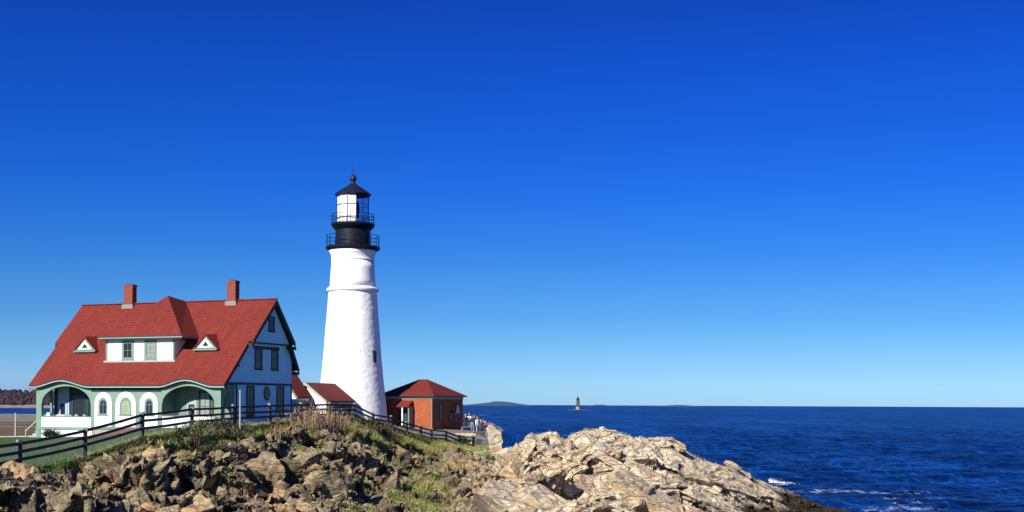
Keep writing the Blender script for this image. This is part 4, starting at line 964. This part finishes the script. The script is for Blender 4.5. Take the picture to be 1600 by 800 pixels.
# ================================================================ brick building beside the tower
BX, BY, BZ = -8.21, 131.5, 8.2
bb = empty('brick_building', (BX, BY, BZ), HR, 'low red brick building with hipped red roof beside the lighthouse', 'building')
W_, D_ = 5.9, 7.4
MB().box(-W_, 0, 0, D_, -0.6, 3.35).build('wall', M['brick'], bb)
MB().box(-W_-.05, 0.05, -0.05, D_+.05, 3.352, 3.62).build('eave_band_or_shade', M['paletrim'], bb)
e = 0.38; zt_, ze_ = 5.45, 3.70
E0 = [(-W_-e,-e,ze_),(e,-e,ze_),(e,D_+e,ze_),(-W_-e,D_+e,ze_)]; Rg = [(-3.35,3.7,zt_),(-2.45,3.7,zt_)]
mb = MB().add(E0+Rg, [(0,1,5,4),(1,2,5),(2,3,4,5),(3,0,4),(0,3,2,1)]); mb.build('roof', M['roof'], bb)
MB().box(-W_-e, e, -e, -e+0.04, 3.60, 3.698).box(e-0.04, e, -e+0.04, D_+e, 3.60, 3.698).build('gutter', M['trim'], bb)
MB().box(-0.06, 0.015, -0.02, 0.05, -0.5, 3.35).build('corner_trim', M['greytrim'], bb)
cp = MB().hexa([(-3.75,-1.1,2.50),(-2.15,-1.1,2.50),(-2.15,-0.05,3.02),(-3.75,-0.05,3.02),(-3.75,-1.1,2.62),(-2.15,-1.1,2.62),(-2.15,-0.05,3.18),(-3.75,-0.05,3.18)]).build('door_canopy', M['roof'], bb)
MB().box(-3.0,-2.86,-1.02,-0.88,-0.4,2.5).build('canopy_post', M['pole'], cp)
MB().box(-2.3,-2.16,-0.95,-0.06,-0.4,2.6).build('canopy_side', M['greytrim'], cp)
dd = MB().box(-3.9,-2.7,-0.06,-0.003,-0.3,2.2).build('door', M['trim'], bb); MB().box(-2.86,-2.8,-0.12,-0.06,0.75,0.83).build('handle', M['pole'], dd)
class BB(MB): pass
rectwin(bb, 's', 0.0, 1.6, 2.4, 1.0, 2.9, nx=2, nz=3, fr=M['trim'], cls=BB, fw=0.1)
rectwin(bb, 's', 0.0, 4.1, 4.9, 1.2, 2.2, nx=1, nz=2, fr=M['trim'], cls=BB, fw=0.1)
lamp = MB().lathe([(0.06,2.75),(0.10,2.5),(0.24,1.95),(0.27,1.85)], 14, (0.36,5.35)).build('wall_bell', M['white'], bb)
MB().tube((0.0,5.35,2.8),(0.36,5.35,2.8),0.03).build('bracket', M['black'], lamp)
MB().box(-2.6,-2.45,1.6,1.75,4.2,4.6).build('roof_vent', M['black'], bb)

# tall thin pole by the fence
gz = ground_z(-17.84, 84)
tag(MB().tube((-17.84,84,gz-0.3),(-17.84,84,11.88),0.06,0.055,n=10).build('pole', M['greypole']), 'thin white pole standing behind the fence in front of the gable end', 'pole')

# ================================================================ rail fence
fe = empty('rail_fence', (FENCE[1][0], FENCE[1][1], ground_z(FENCE[1][0], FENCE[1][1])), 0, 'long dark three-rail fence along the top of the bluff', 'fence')
fl = fe.location
class FB(MB):
    def build(s, name, m, parent, **k):
        s.v = [(x-fl.x, y-fl.y, z-fl.z) for x, y, z in s.v]; return MB.build(s, name, m, parent, **k)
F2 = []
for i, (x, y, z) in enumerate(FENCE):
    h = min(z-ground_z(x, y), 1.6)
    tl = RNG.normal(0, 0.02, 2); w = 0.085
    P_ = FB(); t = (x+tl[0], y+tl[1], z-0.17)
    P_.bar((x,y,ground_z(x,y)-0.5), t, 0.20, 0.20)
    po = P_.build('post', M['post'], fe)
    FB().bar(t, (x+tl[0]*1.05, y+tl[1]*1.05, z), 0.205, 0.205).build('post_cap', M['cap'], po)
    F2.append((x, y, z))
for i in range(len(F2)-1):
    a, c = F2[i], F2[i+1]
    for d in (0.20, 0.58, 0.96):
        j = RNG.normal(0, 0.02, 2)
        pa = Vector((a[0], a[1]-0.12, a[2]-d+j[0])); pc = Vector((c[0], c[1]-0.12, c[2]-d+j[1]))
        mid_ = (pa+pc)/2 - Vector((0,0,0.025))
        FB().bar(pa-(mid_-pa).normalized()*0.12, mid_, 0.07, 0.14).bar(mid_, pc+(pc-mid_).normalized()*0.12, 0.07, 0.14).build('rail', M['rail'], fe)
# chain-link mesh behind the first rails
mb = FB()
for i in range(0, 4):
    a, c = F2[i], F2[i+1]; a = Vector((a[0],a[1]+0.12,0)); c = Vector((c[0],c[1]+0.12,0))
    Lh = (c-a).length; za, zc_ = FENCE[i][2]-1.40, FENCE[i+1][2]-1.40; Hh = 1.15; sp = 0.11
    n = int((Lh+Hh)/sp)
    for k in range(n):
        for s in (1,-1):
            s0 = k*sp-Hh if s > 0 else k*sp; s1 = s0+Hh*s
            t0, t1 = max(0, min(s0,s1)), min(Lh, max(s0,s1))
            if t1-t0 < 0.05: continue
            h0 = (t0-s0)*s if s > 0 else (s0-t0); h1 = (t1-s0)*s if s > 0 else (s0-t1)
            p = a+(c-a)*(t0/Lh); q = a+(c-a)*(t1/Lh)
            zz = lambda t, h: za+(zc_-za)*t/Lh+h
            mb.tube((p.x,p.y,zz(t0,h0)),(q.x,q.y,zz(t1,h1)),0.0045,n=3,caps=False)
mb.build('wire_mesh', M['wire'], fe, recalc=False)

# pale pipe railing on the far lawn edge at the left
pr = empty('pipe_railing', (-46.5, 116, ground_z(-46.5,116)), 0, 'pale pipe railing beyond the lawn at the far left', 'railing')
class PB(MB):
    def build(s, name, m, parent, **k):
        l = pr.location; s.v = [(x-l.x, y-l.y, z-l.z) for x, y, z in s.v]; return MB.build(s, name, m, parent, **k)
px_ = [(-51.5,117),(-45.2,116.5),(-40.5,116)]
for x, y in px_: PB().tube((x,y,ground_z(x,y)-0.3),(x,y,10.05),0.04,n=6).build('post', M['pole'], pr)
for dz in (9.9, 9.35, 8.8):
    PB().tube((px_[0][0]-8,117,dz),(px_[2][0],116,dz),0.02,n=5).build('rail', M['greytrim'], pr)
kb = MB()
for i in range(20):
    x0, x1 = -54+i*0.9, -54+(i+1)*0.9; y_ = 112
    kb.box(x0, x1-0.003, y_, y_+0.5, ground_z(x0,y_)-0.2, ground_z(x0,y_)+0.16)
tag(kb.build('lawn_kerb', M['paletrim']), kind='structure')

# ================================================================ far lighthouse on its ledge
rl = empty('ledge_lighthouse', (139, 2700, 0), 0, 'tiny grey lighthouse on a rock ledge out at sea near the horizon', 'lighthouse')
gr1 = mat('grey_granite', (0.28,0.26,0.23), 0.9, 0.2, 0.5); gr2 = mat('dark_granite', (0.07,0.075,0.07), 0.9, 0.2, 0.5)
MB().lathe([(4.6,0),(4.5,4),(4.3,7)], 24).build('pier_base', gr1, rl); MB().lathe([(3.9,7),(3.6,14),(3.3,22)], 24).build('tower', gr2, rl)
MB().lathe([(4.1,22),(4.3,22.6),(4.2,23.2)], 24).build('gallery', M['black'], rl); MB().lathe([(1.9,23.2),(1.9,26),(2.2,26.2),(0.3,28.6),(0.2,30)], 16).build('lantern', M['black'], rl)
vs = []
for i, (r_, z_) in enumerate([(26,-1),(19,0.5),(13,1.0),(7,1.4),(0.5,1.5)]):
    for k in range(40):
        a = 2*math.pi*k/40; q = r_*(1+0.25*math.sin(3*a+1)+0.12*math.sin(7*a)); vs.append((q*math.cos(a), q*0.6*math.sin(a), z_+0.5*math.sin(5*a)*(r_ > 5)))
o = MB().add(vs, [(j*40+k, j*40+(k+1)%40, (j+1)*40+(k+1)%40, (j+1)*40+k) for j in range(4) for k in range(40)]).build('rock_ledge', gr2); o.location = (139,2700,0); tag(o, kind='structure')

# ================================================================ terrace walls by the people
def rough(name, x0, x1, y0, y1, z0, z1, top=None, nx=16, ny=14, nz=18, amp=0.16, seed=60, m=None):
    """rough stone block: subdivided box pushed in and out"""
    vs, fs = [], []; idx = {}
    def vid(i,j,k):
        if (i,j,k) not in idx:
            idx[(i,j,k)] = len(vs); x = x0+(x1-x0)*i/nx; y = y0+(y1-y0)*j/ny
            zt = top(x,y) if top else z1; vs.append((x,y,z0+(zt-z0)*k/nz))
        return idx[(i,j,k)]
    for i in range(nx):
        for j in range(ny):
            fs.append((vid(i,j,nz),vid(i+1,j,nz),vid(i+1,j+1,nz),vid(i,j+1,nz)))
    for i in range(nx):
        for k in range(nz):
            fs.append((vid(i,0,k),vid(i+1,0,k),vid(i+1,0,k+1),vid(i,0,k+1))); fs.append((vid(i,ny,k),vid(i,ny,k+1),vid(i+1,ny,k+1),vid(i+1,ny,k)))
    for j in range(ny):
        for k in range(nz):
            fs.append((vid(0,j,k),vid(0,j,k+1),vid(0,j+1,k+1),vid(0,j+1,k))); fs.append((vid(nx,j,k),vid(nx,j+1,k),vid(nx,j+1,k+1),vid(nx,j,k+1)))
    V = np.array(vs); h, g, c = blocks(V*np.array([1.3,1.3,2.2]), seed)
    n2 = (fbm(V*1.7, 3, seed)-0.5)*2
    V += np.stack([h*amp+n2*amp*0.6, h*amp*0.8-0.02, n2*amp*0.7], 1)
    mb = MB(); mb.v = [tuple(p) for p in V]; mb.f = fs
    return mb.build(name, m or M['stone'])
o = rough('stone_wall', -2.35, -1.02, 130.2, 140, 5.6, 8.8, top=lambda x,y: 8.85-0.75*max(0,(x+2.0)/1.0)+0.012*(y-130))
tag(o, 'rough pale stone wall end at the seaward side of the terrace', 'wall')
o = rough('retaining_wall', -6.2, -3.7, 131.2, 131.7, 6.6, 8.05, nx=24, ny=4, nz=10, amp=0.05, seed=61)
tag(o, 'low pale stone retaining wall below the terrace, behind the end of the rail fence', 'wall')
gt = empty('terrace_railing', (-3.0, 131.4, 7.0), 0, 'dark metal railing with close upright bars beside the rough stone wall', 'railing')
M['steel'] = mat('blue_grey_steel', (0.11,0.13,0.18), 0.5, 0.2, 5)
for k in range(11): MB().tube((-0.75+0.125*k,0,0),(-0.75+0.125*k,0,1.25),0.022,n=5).build('bar', M['steel'], gt)
for z_ in (0.15, 1.22): MB().bar((-0.8,0,z_),(0.55,0,z_),0.04,0.05).build('rail', M['steel'], gt)

# ================================================================ people on the terrace
def skin_mesh(name, joints, bones, m, parent, root=0, sub=1):
    me = bpy.data.meshes.new(name); me.from_pydata([j[:3] for j in joints], bones, []); me.update()
    o = bpy.data.objects.new(name, me); COL.objects.link(o)
    mod = o.modifiers.new('s', 'SKIN'); sv = me.skin_vertices[0].data
    for i, j in enumerate(joints):
        r_ = j[3]; sv[i].radius = (r_, r_*(j[4] if len(j) > 4 else 1)); sv[i].use_root = (i == root)
    md = o.modifiers.new('d', 'SUBSURF'); md.levels = sub; md.render_levels = sub
    bpy.context.view_layer.update()
    dg = bpy.context.evaluated_depsgraph_get(); me2 = bpy.data.meshes.new_from_object(o.evaluated_get(dg))
    bpy.data.objects.remove(o)
    me2.name = name; me2.materials.clear(); me2.materials.append(m); me2.polygons.foreach_set('use_smooth', [True]*len(me2.polygons))
    r = bpy.data.objects.new(name, me2); COL.objects.link(r); r.parent = parent; return r
skinm = flatmat('skin', (0.34,0.19,0.13))
cl_cache = {}
def cloth(c):
    if c not in cl_cache: cl_cache[c] = flatmat('cloth', c)
    return cl_cache[c]
def person(x, y, z, rz, h, shirt, trousers, hair, label, arms='down', dress=False, lean=0.0):
    p = empty('person', (x, y, z), rz, label, 'person', None); k = h/1.75
    ar = {'down': [(.24,.0,1.12),(.25,-.06,.86),(.25,-.10,.77)], 'up': [(.24,-.08,1.16),(.12,-.32,1.34),(.05,-.36,1.42)], 'hip': [(.28,.04,1.14),(.20,-.12,.96),(.14,-.14,.94)]}[arms]
    J = [(0,0,.94,.125,.8),(0,.0,1.15,.125,.75),(0,.0,1.36,.15,.6),(0,0,1.47,.06),(0,-.01,1.55,.065),(0,-.02,1.66,.085,1.15),(0,-.015,1.73,.055)]
    Bn = [(0,1),(1,2),(2,3),(3,4),(4,5),(5,6)]
    for s in (-1,1):
        n = len(J); J += [(s*.19,0,1.39,.055)] + [(s*a,b_,c,r_) for (a,b_,c),r_ in zip(ar,(.045,.034,.03))] + [(s*ar[2][0],ar[2][1]-.03,ar[2][2]-.08,.028,.6)]
        Bn += [(2,n),(n,n+1),(n+1,n+2),(n+2,n+3),(n+3,n+4)]
        n = len(J); st = s*.03
        J += [(s*.10,0,.84,.085),(s*.11,-.02+st,.48,.055),(s*.11,.03+st,.10,.038),(s*.11,.03+st,.04,.04),(s*.12,-.12+st,.03,.035,.7)]; Bn += [(0,n),(n,n+1),(n+1,n+2),(n+2,n+3),(n+3,n+4)]
    sc = lambda Q, e=0: [((a+lean*max(0,c-.9)*0)*k, (b_-lean*max(0,c-.9))*k, c*k, (r_[0]+e)*k, *(r_[1:])) for a, b_, c, *r_ in Q]
    body = skin_mesh('body', sc(J), Bn, skinm, p)
    # shirt: torso and upper arms, a little larger than the body
    S = [(0,0,.86,.19,.8),(0,0,1.0,.165,.8),(0,0,1.2,.165,.78),(0,0,1.38,.185,.68),(0,0,1.46,.09)]; Sb = [(0,1),(1,2),(2,3),(3,4)]
    for s in (-1,1):
        n = len(S); S += [(s*.19,0,1.39,.085),(s*ar[0][0],ar[0][1],ar[0][2],.072),(s*ar[1][0],ar[1][1],ar[1][2],.058),(s*ar[2][0],ar[2][1],ar[2][2],.05)]; Sb += [(3,n),(n,n+1),(n+1,n+2),(n+2,n+3)]
    skin_mesh('shirt', sc(S), Sb, cloth(shirt), p)
    if dress:
        mb = MB().lathe([(.17*k,1.1*k),(.2*k,.9*k),(.30*k,.45*k)], 16); mb.build('skirt', cloth(trousers), p, smooth=True)
    else:
        S = [(0,0,1.0,.17,.8),(0,0,.88,.17,.8)]; Sb = [(0,1)]
        for s in (-1,1):
            n = len(S); st = s*.03; S += [(s*.10,0,.78,.12),(s*.11,-.02+st,.48,.09),(s*.11,.03+st,.04,.075)]; Sb += [(1,n),(n,n+1),(n+1,n+2)]
        skin_mesh('trousers', sc(S), Sb, cloth(trousers), p)
    skin_mesh('hair', sc([(0,.04,1.56,.07),(0,.02,1.69,.118,1.1),(0,.005,1.76,.085)]), [(0,1),(1,2)], cloth(hair), p, sub=1)
    f = MB()   # face: nose, eyes, mouth; ears
    f.tube((0,-.10*k,1.65*k),(0,-.125*k,1.625*k),.012*k,.016*k,5); f.build('nose', skinm, body)
    f = MB(); [f.box(s*.032*k-.011*k, s*.032*k+.011*k, -.107*k, -.095*k, 1.657*k, 1.669*k) for s in (-1,1)]; f.box(-.025*k,.025*k,-.106*k,-.094*k,1.590*k,1.600*k); f.build('eyes_and_mouth', cloth((0.06,0.03,0.03)), body)
    return p
def gp(px, Y): return ((px-800)/2000*Y, Y)
PPL = [
 (727.5,133.6,0.4,1.72,(0.02,0.02,0.03),(0.03,0.03,0.04),(0.45,0.35,0.25),'down',False,'person in dark clothes with light hair right beside the brick wall corner'),
 (733.5,134.2,2.9,1.80,(0.80,0.79,0.76),(0.78,0.77,0.74),(0.35,0.25,0.15),'up',True,'person in a long white dress with arms raised, between two people in dark clothes'),
 (738.5,134.0,-0.4,1.70,(0.03,0.035,0.05),(0.12,0.20,0.33),(0.04,0.03,0.02),'hip',False,'person in black top and blue jeans just right of the white dress'),
 (741.5,134.8,0.6,1.74,(0.02,0.02,0.03),(0.05,0.06,0.08),(0.05,0.03,0.02),'down',False,'person all in black behind the one in blue jeans'),
 (746.0,133.2,0.8,1.74,(0.55,0.62,0.58),(0.30,0.36,0.36),(0.28,0.22,0.14),'down',False,'person in pale grey-green jacket walking between the groups'),
 (751.5,133.0,0.2,1.66,(0.05,0.05,0.07),(0.04,0.04,0.06),(0.55,0.53,0.50),'hip',False,'person in black jacket with pale grey hair beside the metal railing'),
 (755.5,133.4,-0.5,1.66,(0.17,0.035,0.07),(0.06,0.05,0.10),(0.07,0.04,0.03),'down',False,'person in dark plum top beside the one in a white cap'),
 (758.5,133.0,0.1,1.68,(0.08,0.05,0.14),(0.05,0.05,0.08),(0.75,0.74,0.72),'up',False,'person in a purple jacket and white cap, near the middle of the railing group'),
 (762.0,133.0,-0.3,1.60,(0.68,0.42,0.32),(0.40,0.30,0.22),(0.30,0.18,0.10),'down',False,'person in a pale pink top near the stone wall'),
 (765.2,133.5,0.5,1.62,(0.20,0.05,0.04),(0.10,0.08,0.08),(0.10,0.06,0.04),'hip',False,'person in a brick red top closest to the rough stone wall'),
]
for px, Y, rz, h, sh, tr, ha, arms, dr_, lab in PPL:
    x, y = gp(px, Y); pz = ground_z(x, y)+0.02
    tag(person(x, y, pz, rz, h, sh, tr, ha, lab, arms, dr_), group='visitors on the terrace')
# bench near them
bn = empty('bench', (*gp(731,132.9), ground_z(*gp(731,132.9))), 0.2, 'low wooden bench in front of the visitors by the brick building', 'bench')
MB().box(-.7,.7,-.2,.2,.42,.47).build('seat', M['cap'], bn)
for s in (-1,1): MB().box(s*.6-.05,s*.6+.05,-.18,.18,-.1,.42).build('leg', M['cap'], bn)

# ================================================================ vegetation
mv, nt, b = newmat('leaf_blades'); ba = nt.nodes.new('ShaderNodeAttribute'); ba.attribute_name = 'tint'; nt.links.new(ba.outputs['Color'], b.inputs['Base Color']); b.inputs['Roughness'].default_value = 0.7; setspec(b, 0.2)
def blades_obj(name, V, F3, C3, parent=None):
    """V (n,k,3) blades as polygons with k corners, C3 (n,3) colours"""
    n, k, _ = V.shape; me = bpy.data.meshes.new(name)
    me.vertices.add(n*k); me.vertices.foreach_set('co', V.astype(np.float32).ravel())
    me.loops.add(n*k); me.loops.foreach_set('vertex_index', np.arange(n*k, dtype=np.int32))
    me.polygons.add(n); me.polygons.foreach_set('loop_start', (np.arange(n)*k).astype(np.int32)); me.update(calc_edges=True)
    at = me.attributes.new('tint', 'FLOAT_COLOR', 'POINT'); c4 = np.concatenate([np.repeat(C3, k, 0), np.ones((n*k,1))], 1); at.data.foreach_set('color', c4.astype(np.float32).ravel())
    me.materials.append(mv); o = bpy.data.objects.new(name, me); COL.objects.link(o); o.parent = parent; return o
def scatter(mask_fn, n):
    """random points on the displaced headland, weighted by mask"""
    jj = RNG.integers(0, nc-1, n*6); ii = RNG.integers(seg[0], sum(seg[:5]), n*6)
    w = mask_fn(PGg[ii,jj], cols[jj], ts[ii], GRg[ii,jj]); keep = RNG.random(len(w)) < w
    ii, jj = ii[keep][:n], jj[keep][:n]; fu, fv = RNG.random((2, len(ii)))
    p = PGg[ii,jj]*((1-fu)*(1-fv))[:,None] + PGg[ii+1,jj]*(fu*(1-fv))[:,None] + PGg[ii,jj+1]*((1-fu)*fv)[:,None] + PGg[ii+1,jj+1]*(fu*fv)[:,None]
    return p, cols[jj], ts[ii]
def pal(cs, n, jit=0.25):
    c = np.array(cs)[RNG.integers(0, len(cs), n)]; return np.clip(c*(1+RNG.normal(0, jit, (n,1))), 0.01, 0.8)
def blade_tris(p, h, w, lean=0.45):
    n = len(p); a = RNG.random(n)*2*np.pi; l = RNG.random(n)*2*np.pi; d = np.stack([np.cos(a), np.sin(a), np.zeros(n)], 1)*(w/2)[:,None]
    tip = p + np.stack([np.cos(l)*h*lean*RNG.random(n), np.sin(l)*h*lean*RNG.random(n), h], 1)
    return np.stack([p-d, p+d, tip], 1)
def hfun(a): return np.interp(a, [-.46,-.36,-.30,-.27,-.22,-.18,-.14,-.12,-.09,-.03,0], [.22,.22,.22,.30,.32,.34,.38,.40,.40,.32,.22])
# short lawn
p, a, t = scatter(lambda P, a, t, g: g*((a < -0.24)+0.3*(a < -0.12))*((t > 2.5)&(t < 6)), 60000)
blades = blade_tris(p, RNG.uniform(.07,.2,len(p)), RNG.uniform(.02,.04,len(p)))
tag(blades_obj('lawn_grass', blades, None, pal([(.055,.13,.02),(.08,.16,.03),(.04,.09,.015),(.12,.16,.04)], len(p))), 'short green lawn grass around the house', 'grass', kind='stuff')
# mixed rough grass along the crest and on the bluff
def rg(P, a, t, g): return g*(a > -0.34)*(t < 3.35)*(t > 1.0)
p, a, t = scatter(rg, 150000)
nz_ = fbm(p*0.45, 3, 71); h = hfun(a)*RNG.uniform(.35,1.1,len(p))*np.where(t > 2.6, 1, .75)
c = np.where(((nz_ > 0.47)|((a > -.235)&(a < -.185)&(nz_ > .40)))[:,None], pal([(.22,.29,.06),(.15,.21,.045),(.32,.34,.09)], len(p)), pal([(.33,.27,.10),(.40,.32,.14),(.24,.25,.07),(.17,.12,.06)], len(p)))
tag(blades_obj('rough_grass', blade_tris(p, h, RNG.uniform(.025,.06,len(p))), None, c), 'mixed green and straw-coloured rough grass hanging over the top of the bluff', 'grass', kind='stuff')
# low leafy ground cover
p, a, t = scatter(lambda P, a, t, g: (g > .3)*(a > -.26)*(a < -0.02)*(t < 3.1)*(fbm(P*0.5,2,77) > .52)*(fbm(P*1.9,2,78) > .45), 60000)
n = len(p); q = p+np.stack([RNG.normal(0,.06,n), RNG.normal(0,.06,n), RNG.uniform(0,.35,n)], 1)
def leaf_quads(q, s):
    n = len(q); u = RNG.normal(size=(n,3)); u /= np.linalg.norm(u,axis=1)[:,None]; w = RNG.normal(size=(n,3)); w = np.cross(u, w); w /= np.linalg.norm(w,axis=1)[:,None]
    return np.stack([q-u*s[:,None], q+w*s[:,None]*.45, q+u*s[:,None], q-w*s[:,None]*.45], 1)
tag(blades_obj('ground_cover', leaf_quads(q, RNG.uniform(.04,.09,n)), None, pal([(.11,.17,.04),(.16,.20,.05),(.22,.24,.08),(.17,.12,.06)], n)), 'low leafy green plants clinging to the middle of the bluff', 'ground cover', kind='stuff')
# tall dry weeds
def weeds(n, a0, a1, hmax, cs, name, label, s0=-1.5, s1=3.0):
    Vs = []; Cs = []
    for _ in range(n):
        a = np.clip(RNG.normal((a0+a1)/2, (a1-a0)/4.2), a0, a1); yc = np.interp(a, PA, PK[:,3,0]); Y = yc-RNG.uniform(s0, s1); X = a*Y; z = ground_z(X, Y)-0.05
        h = hmax*RNG.uniform(.4,1)*(0.55+0.45*math.exp(-((a-(a0+a1)/2)/((a1-a0)*.33))**2)); lx, ly = RNG.normal(0,.16,2)*h; c = np.array(cs[RNG.integers(len(cs))])*RNG.uniform(.7,1.25)
        P0_ = np.array([X,Y,z]); P1 = P0_+np.array([lx,ly,h]); w = .010
        def st(p_, q_, w0, w1):
            s = RNG.choice([-1,1])*0.3; Vs.append([p_-[w0,s*w0,0], p_+[w0,s*w0,0], q_+[w1,0,0], q_-[w1,0,0]]); Cs.append(c)
        st(P0_, P1, w*1.5, w*.6)
        for b_ in range(RNG.integers(3,8)):
            f = RNG.uniform(.35,1); o_ = P0_+(P1-P0_)*f; l = h*RNG.uniform(.08,.25); dd_ = np.array([RNG.normal(0,.6),RNG.normal(0,.6),1])*l
            st(o_, o_+dd_, w*.8, w*.4)
            for _k in range(2):
                e_ = o_+dd_*RNG.uniform(.5,1); u = RNG.normal(0,.026,3); v2 = RNG.normal(0,.022,3); Vs.append([e_-u, e_+v2, e_+u, e_-v2]); Cs.append(c*RNG.uniform(.7,1.3))
    tag(blades_obj(name, np.array(Vs), None, np.clip(np.array(Cs),0,1)), label, 'weeds', kind='stuff')
weeds(480, -.188, -.118, 1.45, [(.36,.21,.14),(.27,.16,.11),(.44,.32,.19),(.20,.12,.08),(.18,.20,.07)], 'dry_weeds', 'tall dry reddish-brown weeds on the crest in front of the outbuilding', -1.0, 4)
weeds(800, -.130, -.075, .75, [(.24,.15,.09),(.15,.10,.06),(.20,.19,.08),(.09,.12,.035)], 'dry_weeds', 'shorter brown weeds where the fence starts to run downhill', -.5, 4)
weeds(900, -.262, -.205, .9, [(.13,.16,.05),(.20,.17,.08),(.09,.07,.05)], 'dry_weeds', 'sparse green and brown weeds under the leafy shrub', -.5, 3)
def bush(name, x, y, z, rx, ry, h, n, cs, label, ls=(.05,.11), stems=26):
    e = empty(name, (x,y,z), 0, label, 'shrub'); tips = []; mb = MB()
    for _ in range(stems):
        a = RNG.random()*2*math.pi; r_ = math.sqrt(RNG.random()); q = Vector((rx*r_*math.cos(a), ry*r_*math.sin(a), h*RNG.uniform(.5,1)*(1-.35*r_)))
        m_ = Vector((q.x*.35, q.y*.35, q.z*.5)); mb.tube((q.x*.15,q.y*.15,-.2), m_, .022, .014, 4, False); mb.tube(m_, q, .014, .005, 4, False); tips.append((m_, q))
    mb.build('stems', M['bark'], e, recalc=False)
    pts = []
    for _ in range(n):
        m_, q = tips[RNG.integers(len(tips))]; pts.append(np.array(m_.lerp(q, RNG.random()**.6))+RNG.normal(0,.10,3)*np.array([1,1,.8]))
    pts = np.array(pts); blades_obj('foliage', leaf_quads(pts, RNG.uniform(*ls, len(pts))), None, pal(cs, len(pts)), e)
    return e
bush('shrub', -18.9, 76.5, ground_z(-18.9,76.5), 1.5, 1.0, 1.9, 800, [(.07,.13,.03),(.11,.17,.05),(.05,.08,.02),(.16,.17,.07)], 'tall loose leafy shrub reaching over the fence in front of the right porch', (.04,.09), 46)
bush('shrub', -18.2, 76.5, ground_z(-18.2,76.5)-.1, 1.4, .8, .6, 1200, [(.05,.065,.03),(.09,.08,.04),(.05,.09,.025)], 'dense low dark shrub at the foot of the tall loose one', (.03,.07), 40)
bush('shrub', -35.45, 98.6, ground_z(-35.45,98.6), .75, .5, .95, 1800, [(.02,.04,.015),(.03,.05,.02)], 'small dark clipped shrub against the white porch foundation', (.04,.08), 30)
bush('shrub', -10.9, 107.5, ground_z(-10.9,107.5)+.1, .9, .7, .8, 900, [(.05,.05,.03),(.08,.07,.03)], 'dark scrubby bush hanging on the slope below the lighthouse', (.04,.08), 30)
bush('shrub', -5.0, 129.5, ground_z(-5.0,129.5), .9, .5, 1.0, 1200, [(.025,.06,.03),(.04,.08,.03)], 'dark green shrub behind the last fence rails below the terrace', (.05,.1), 24)
for i in range(6):
    x = -5.8+i*0.75; y = 128.8+i*.2
bush('shrub', -2.1, 117.0, ground_z(-2.1,117.0)+.2, 1.5, .9, .7, 2200, [(.10,.17,.03),(.13,.20,.04),(.07,.12,.03)], 'bright green low shrub in the dip left of the pale ledges', (.04,.08), 40)

# spray where a wave breaks behind the ledge
q = np.stack([np.abs(RNG.normal(0,1.3,500))-.3, RNG.normal(0,.8,500), np.abs(RNG.normal(0,.24,500))], 1)+np.array([37.0,182,0.1])
q[:,2] *= np.exp(-np.maximum(q[:,0]-37,0)*.5)
sp = blades_obj('sea_spray', leaf_quads(q, RNG.uniform(.04,.11,500)), None, np.full((500,3), 0.8)); tag(sp, 'small burst of white spray where a wave breaks behind the ledge', 'sea spray', kind='stuff')
# ================================================================ loose boulders
def boulder(x, y, z, r, seed, m_, label, sq=(1,.8,.7), cat='boulder', rz=0):
    import bmesh
    bm = bmesh.new(); bmesh.ops.create_icosphere(bm, subdivisions=5, radius=1); V = np.array([v.co[:] for v in bm.verts])
    h, g, c = blocks(V*1.1+seed*3.1, seed); h2, g2, c2 = blocks(V*2.8+seed, seed+1)
    V *= (1+0.14*h+0.05*h2+(fbm(V*4+seed,3,seed)-.5)*.12)[:,None]; V *= np.array(sq)*r
    for v, q in zip(bm.verts, V): v.co = q
    me = bpy.data.meshes.new('boulder'); bm.to_mesh(me); bm.free(); me.materials.append(m_)
    o = bpy.data.objects.new('boulder', me); COL.objects.link(o); o.location = (x,y,z); o.rotation_euler = (0,0.5,rz); return tag(o, label, cat)
M['goldrock'] = mat('golden_tan_rock', (0.33,0.22,0.11), 0.9, 0.35, 1.4, 0.12, 4, dirt=(0.14,0.11,0.08))
M['greyrock'] = mat('grey_tan_rock', (0.26,0.21,0.15), 0.9, 0.4, 1.6, 0.12, 4, dirt=(0.09,0.07,0.05))
M['darkrock'] = mat('dark_seaweed_rock', (0.03,0.025,0.02), 0.9, 0.4, 2, 0.05)
M['palerock'] = mat('pale_ledge_rock', (0.36,0.29,0.20), 0.9, 0.3, 1.0, 0.10, 3, dirt=(0.22,0.18,0.13))
boulder(-20.9, 54.8, 7.75, 0.85, 3, M['goldrock'], 'rounded golden tan boulder below the fence at the far left', (1.15,.8,.72))
boulder(-19.3, 55.0, 7.35, 0.50, 5, M['goldrock'], 'smaller angular golden boulder right of the rounded one', (.8,.8,.9))
boulder(-50.5, 119.5, 7.3, 2.2, 12, M['darkrock'], 'low dark rock mound beyond the lawn at the far left', (2.0,.8,.35))
boulder(20.75, 120.2, 5.35, 0.75, 8, M['palerock'], 'leaning slab of pale rock perched on the right-hand ledge against the sea', (1.15,.7,.45), rz=.1)
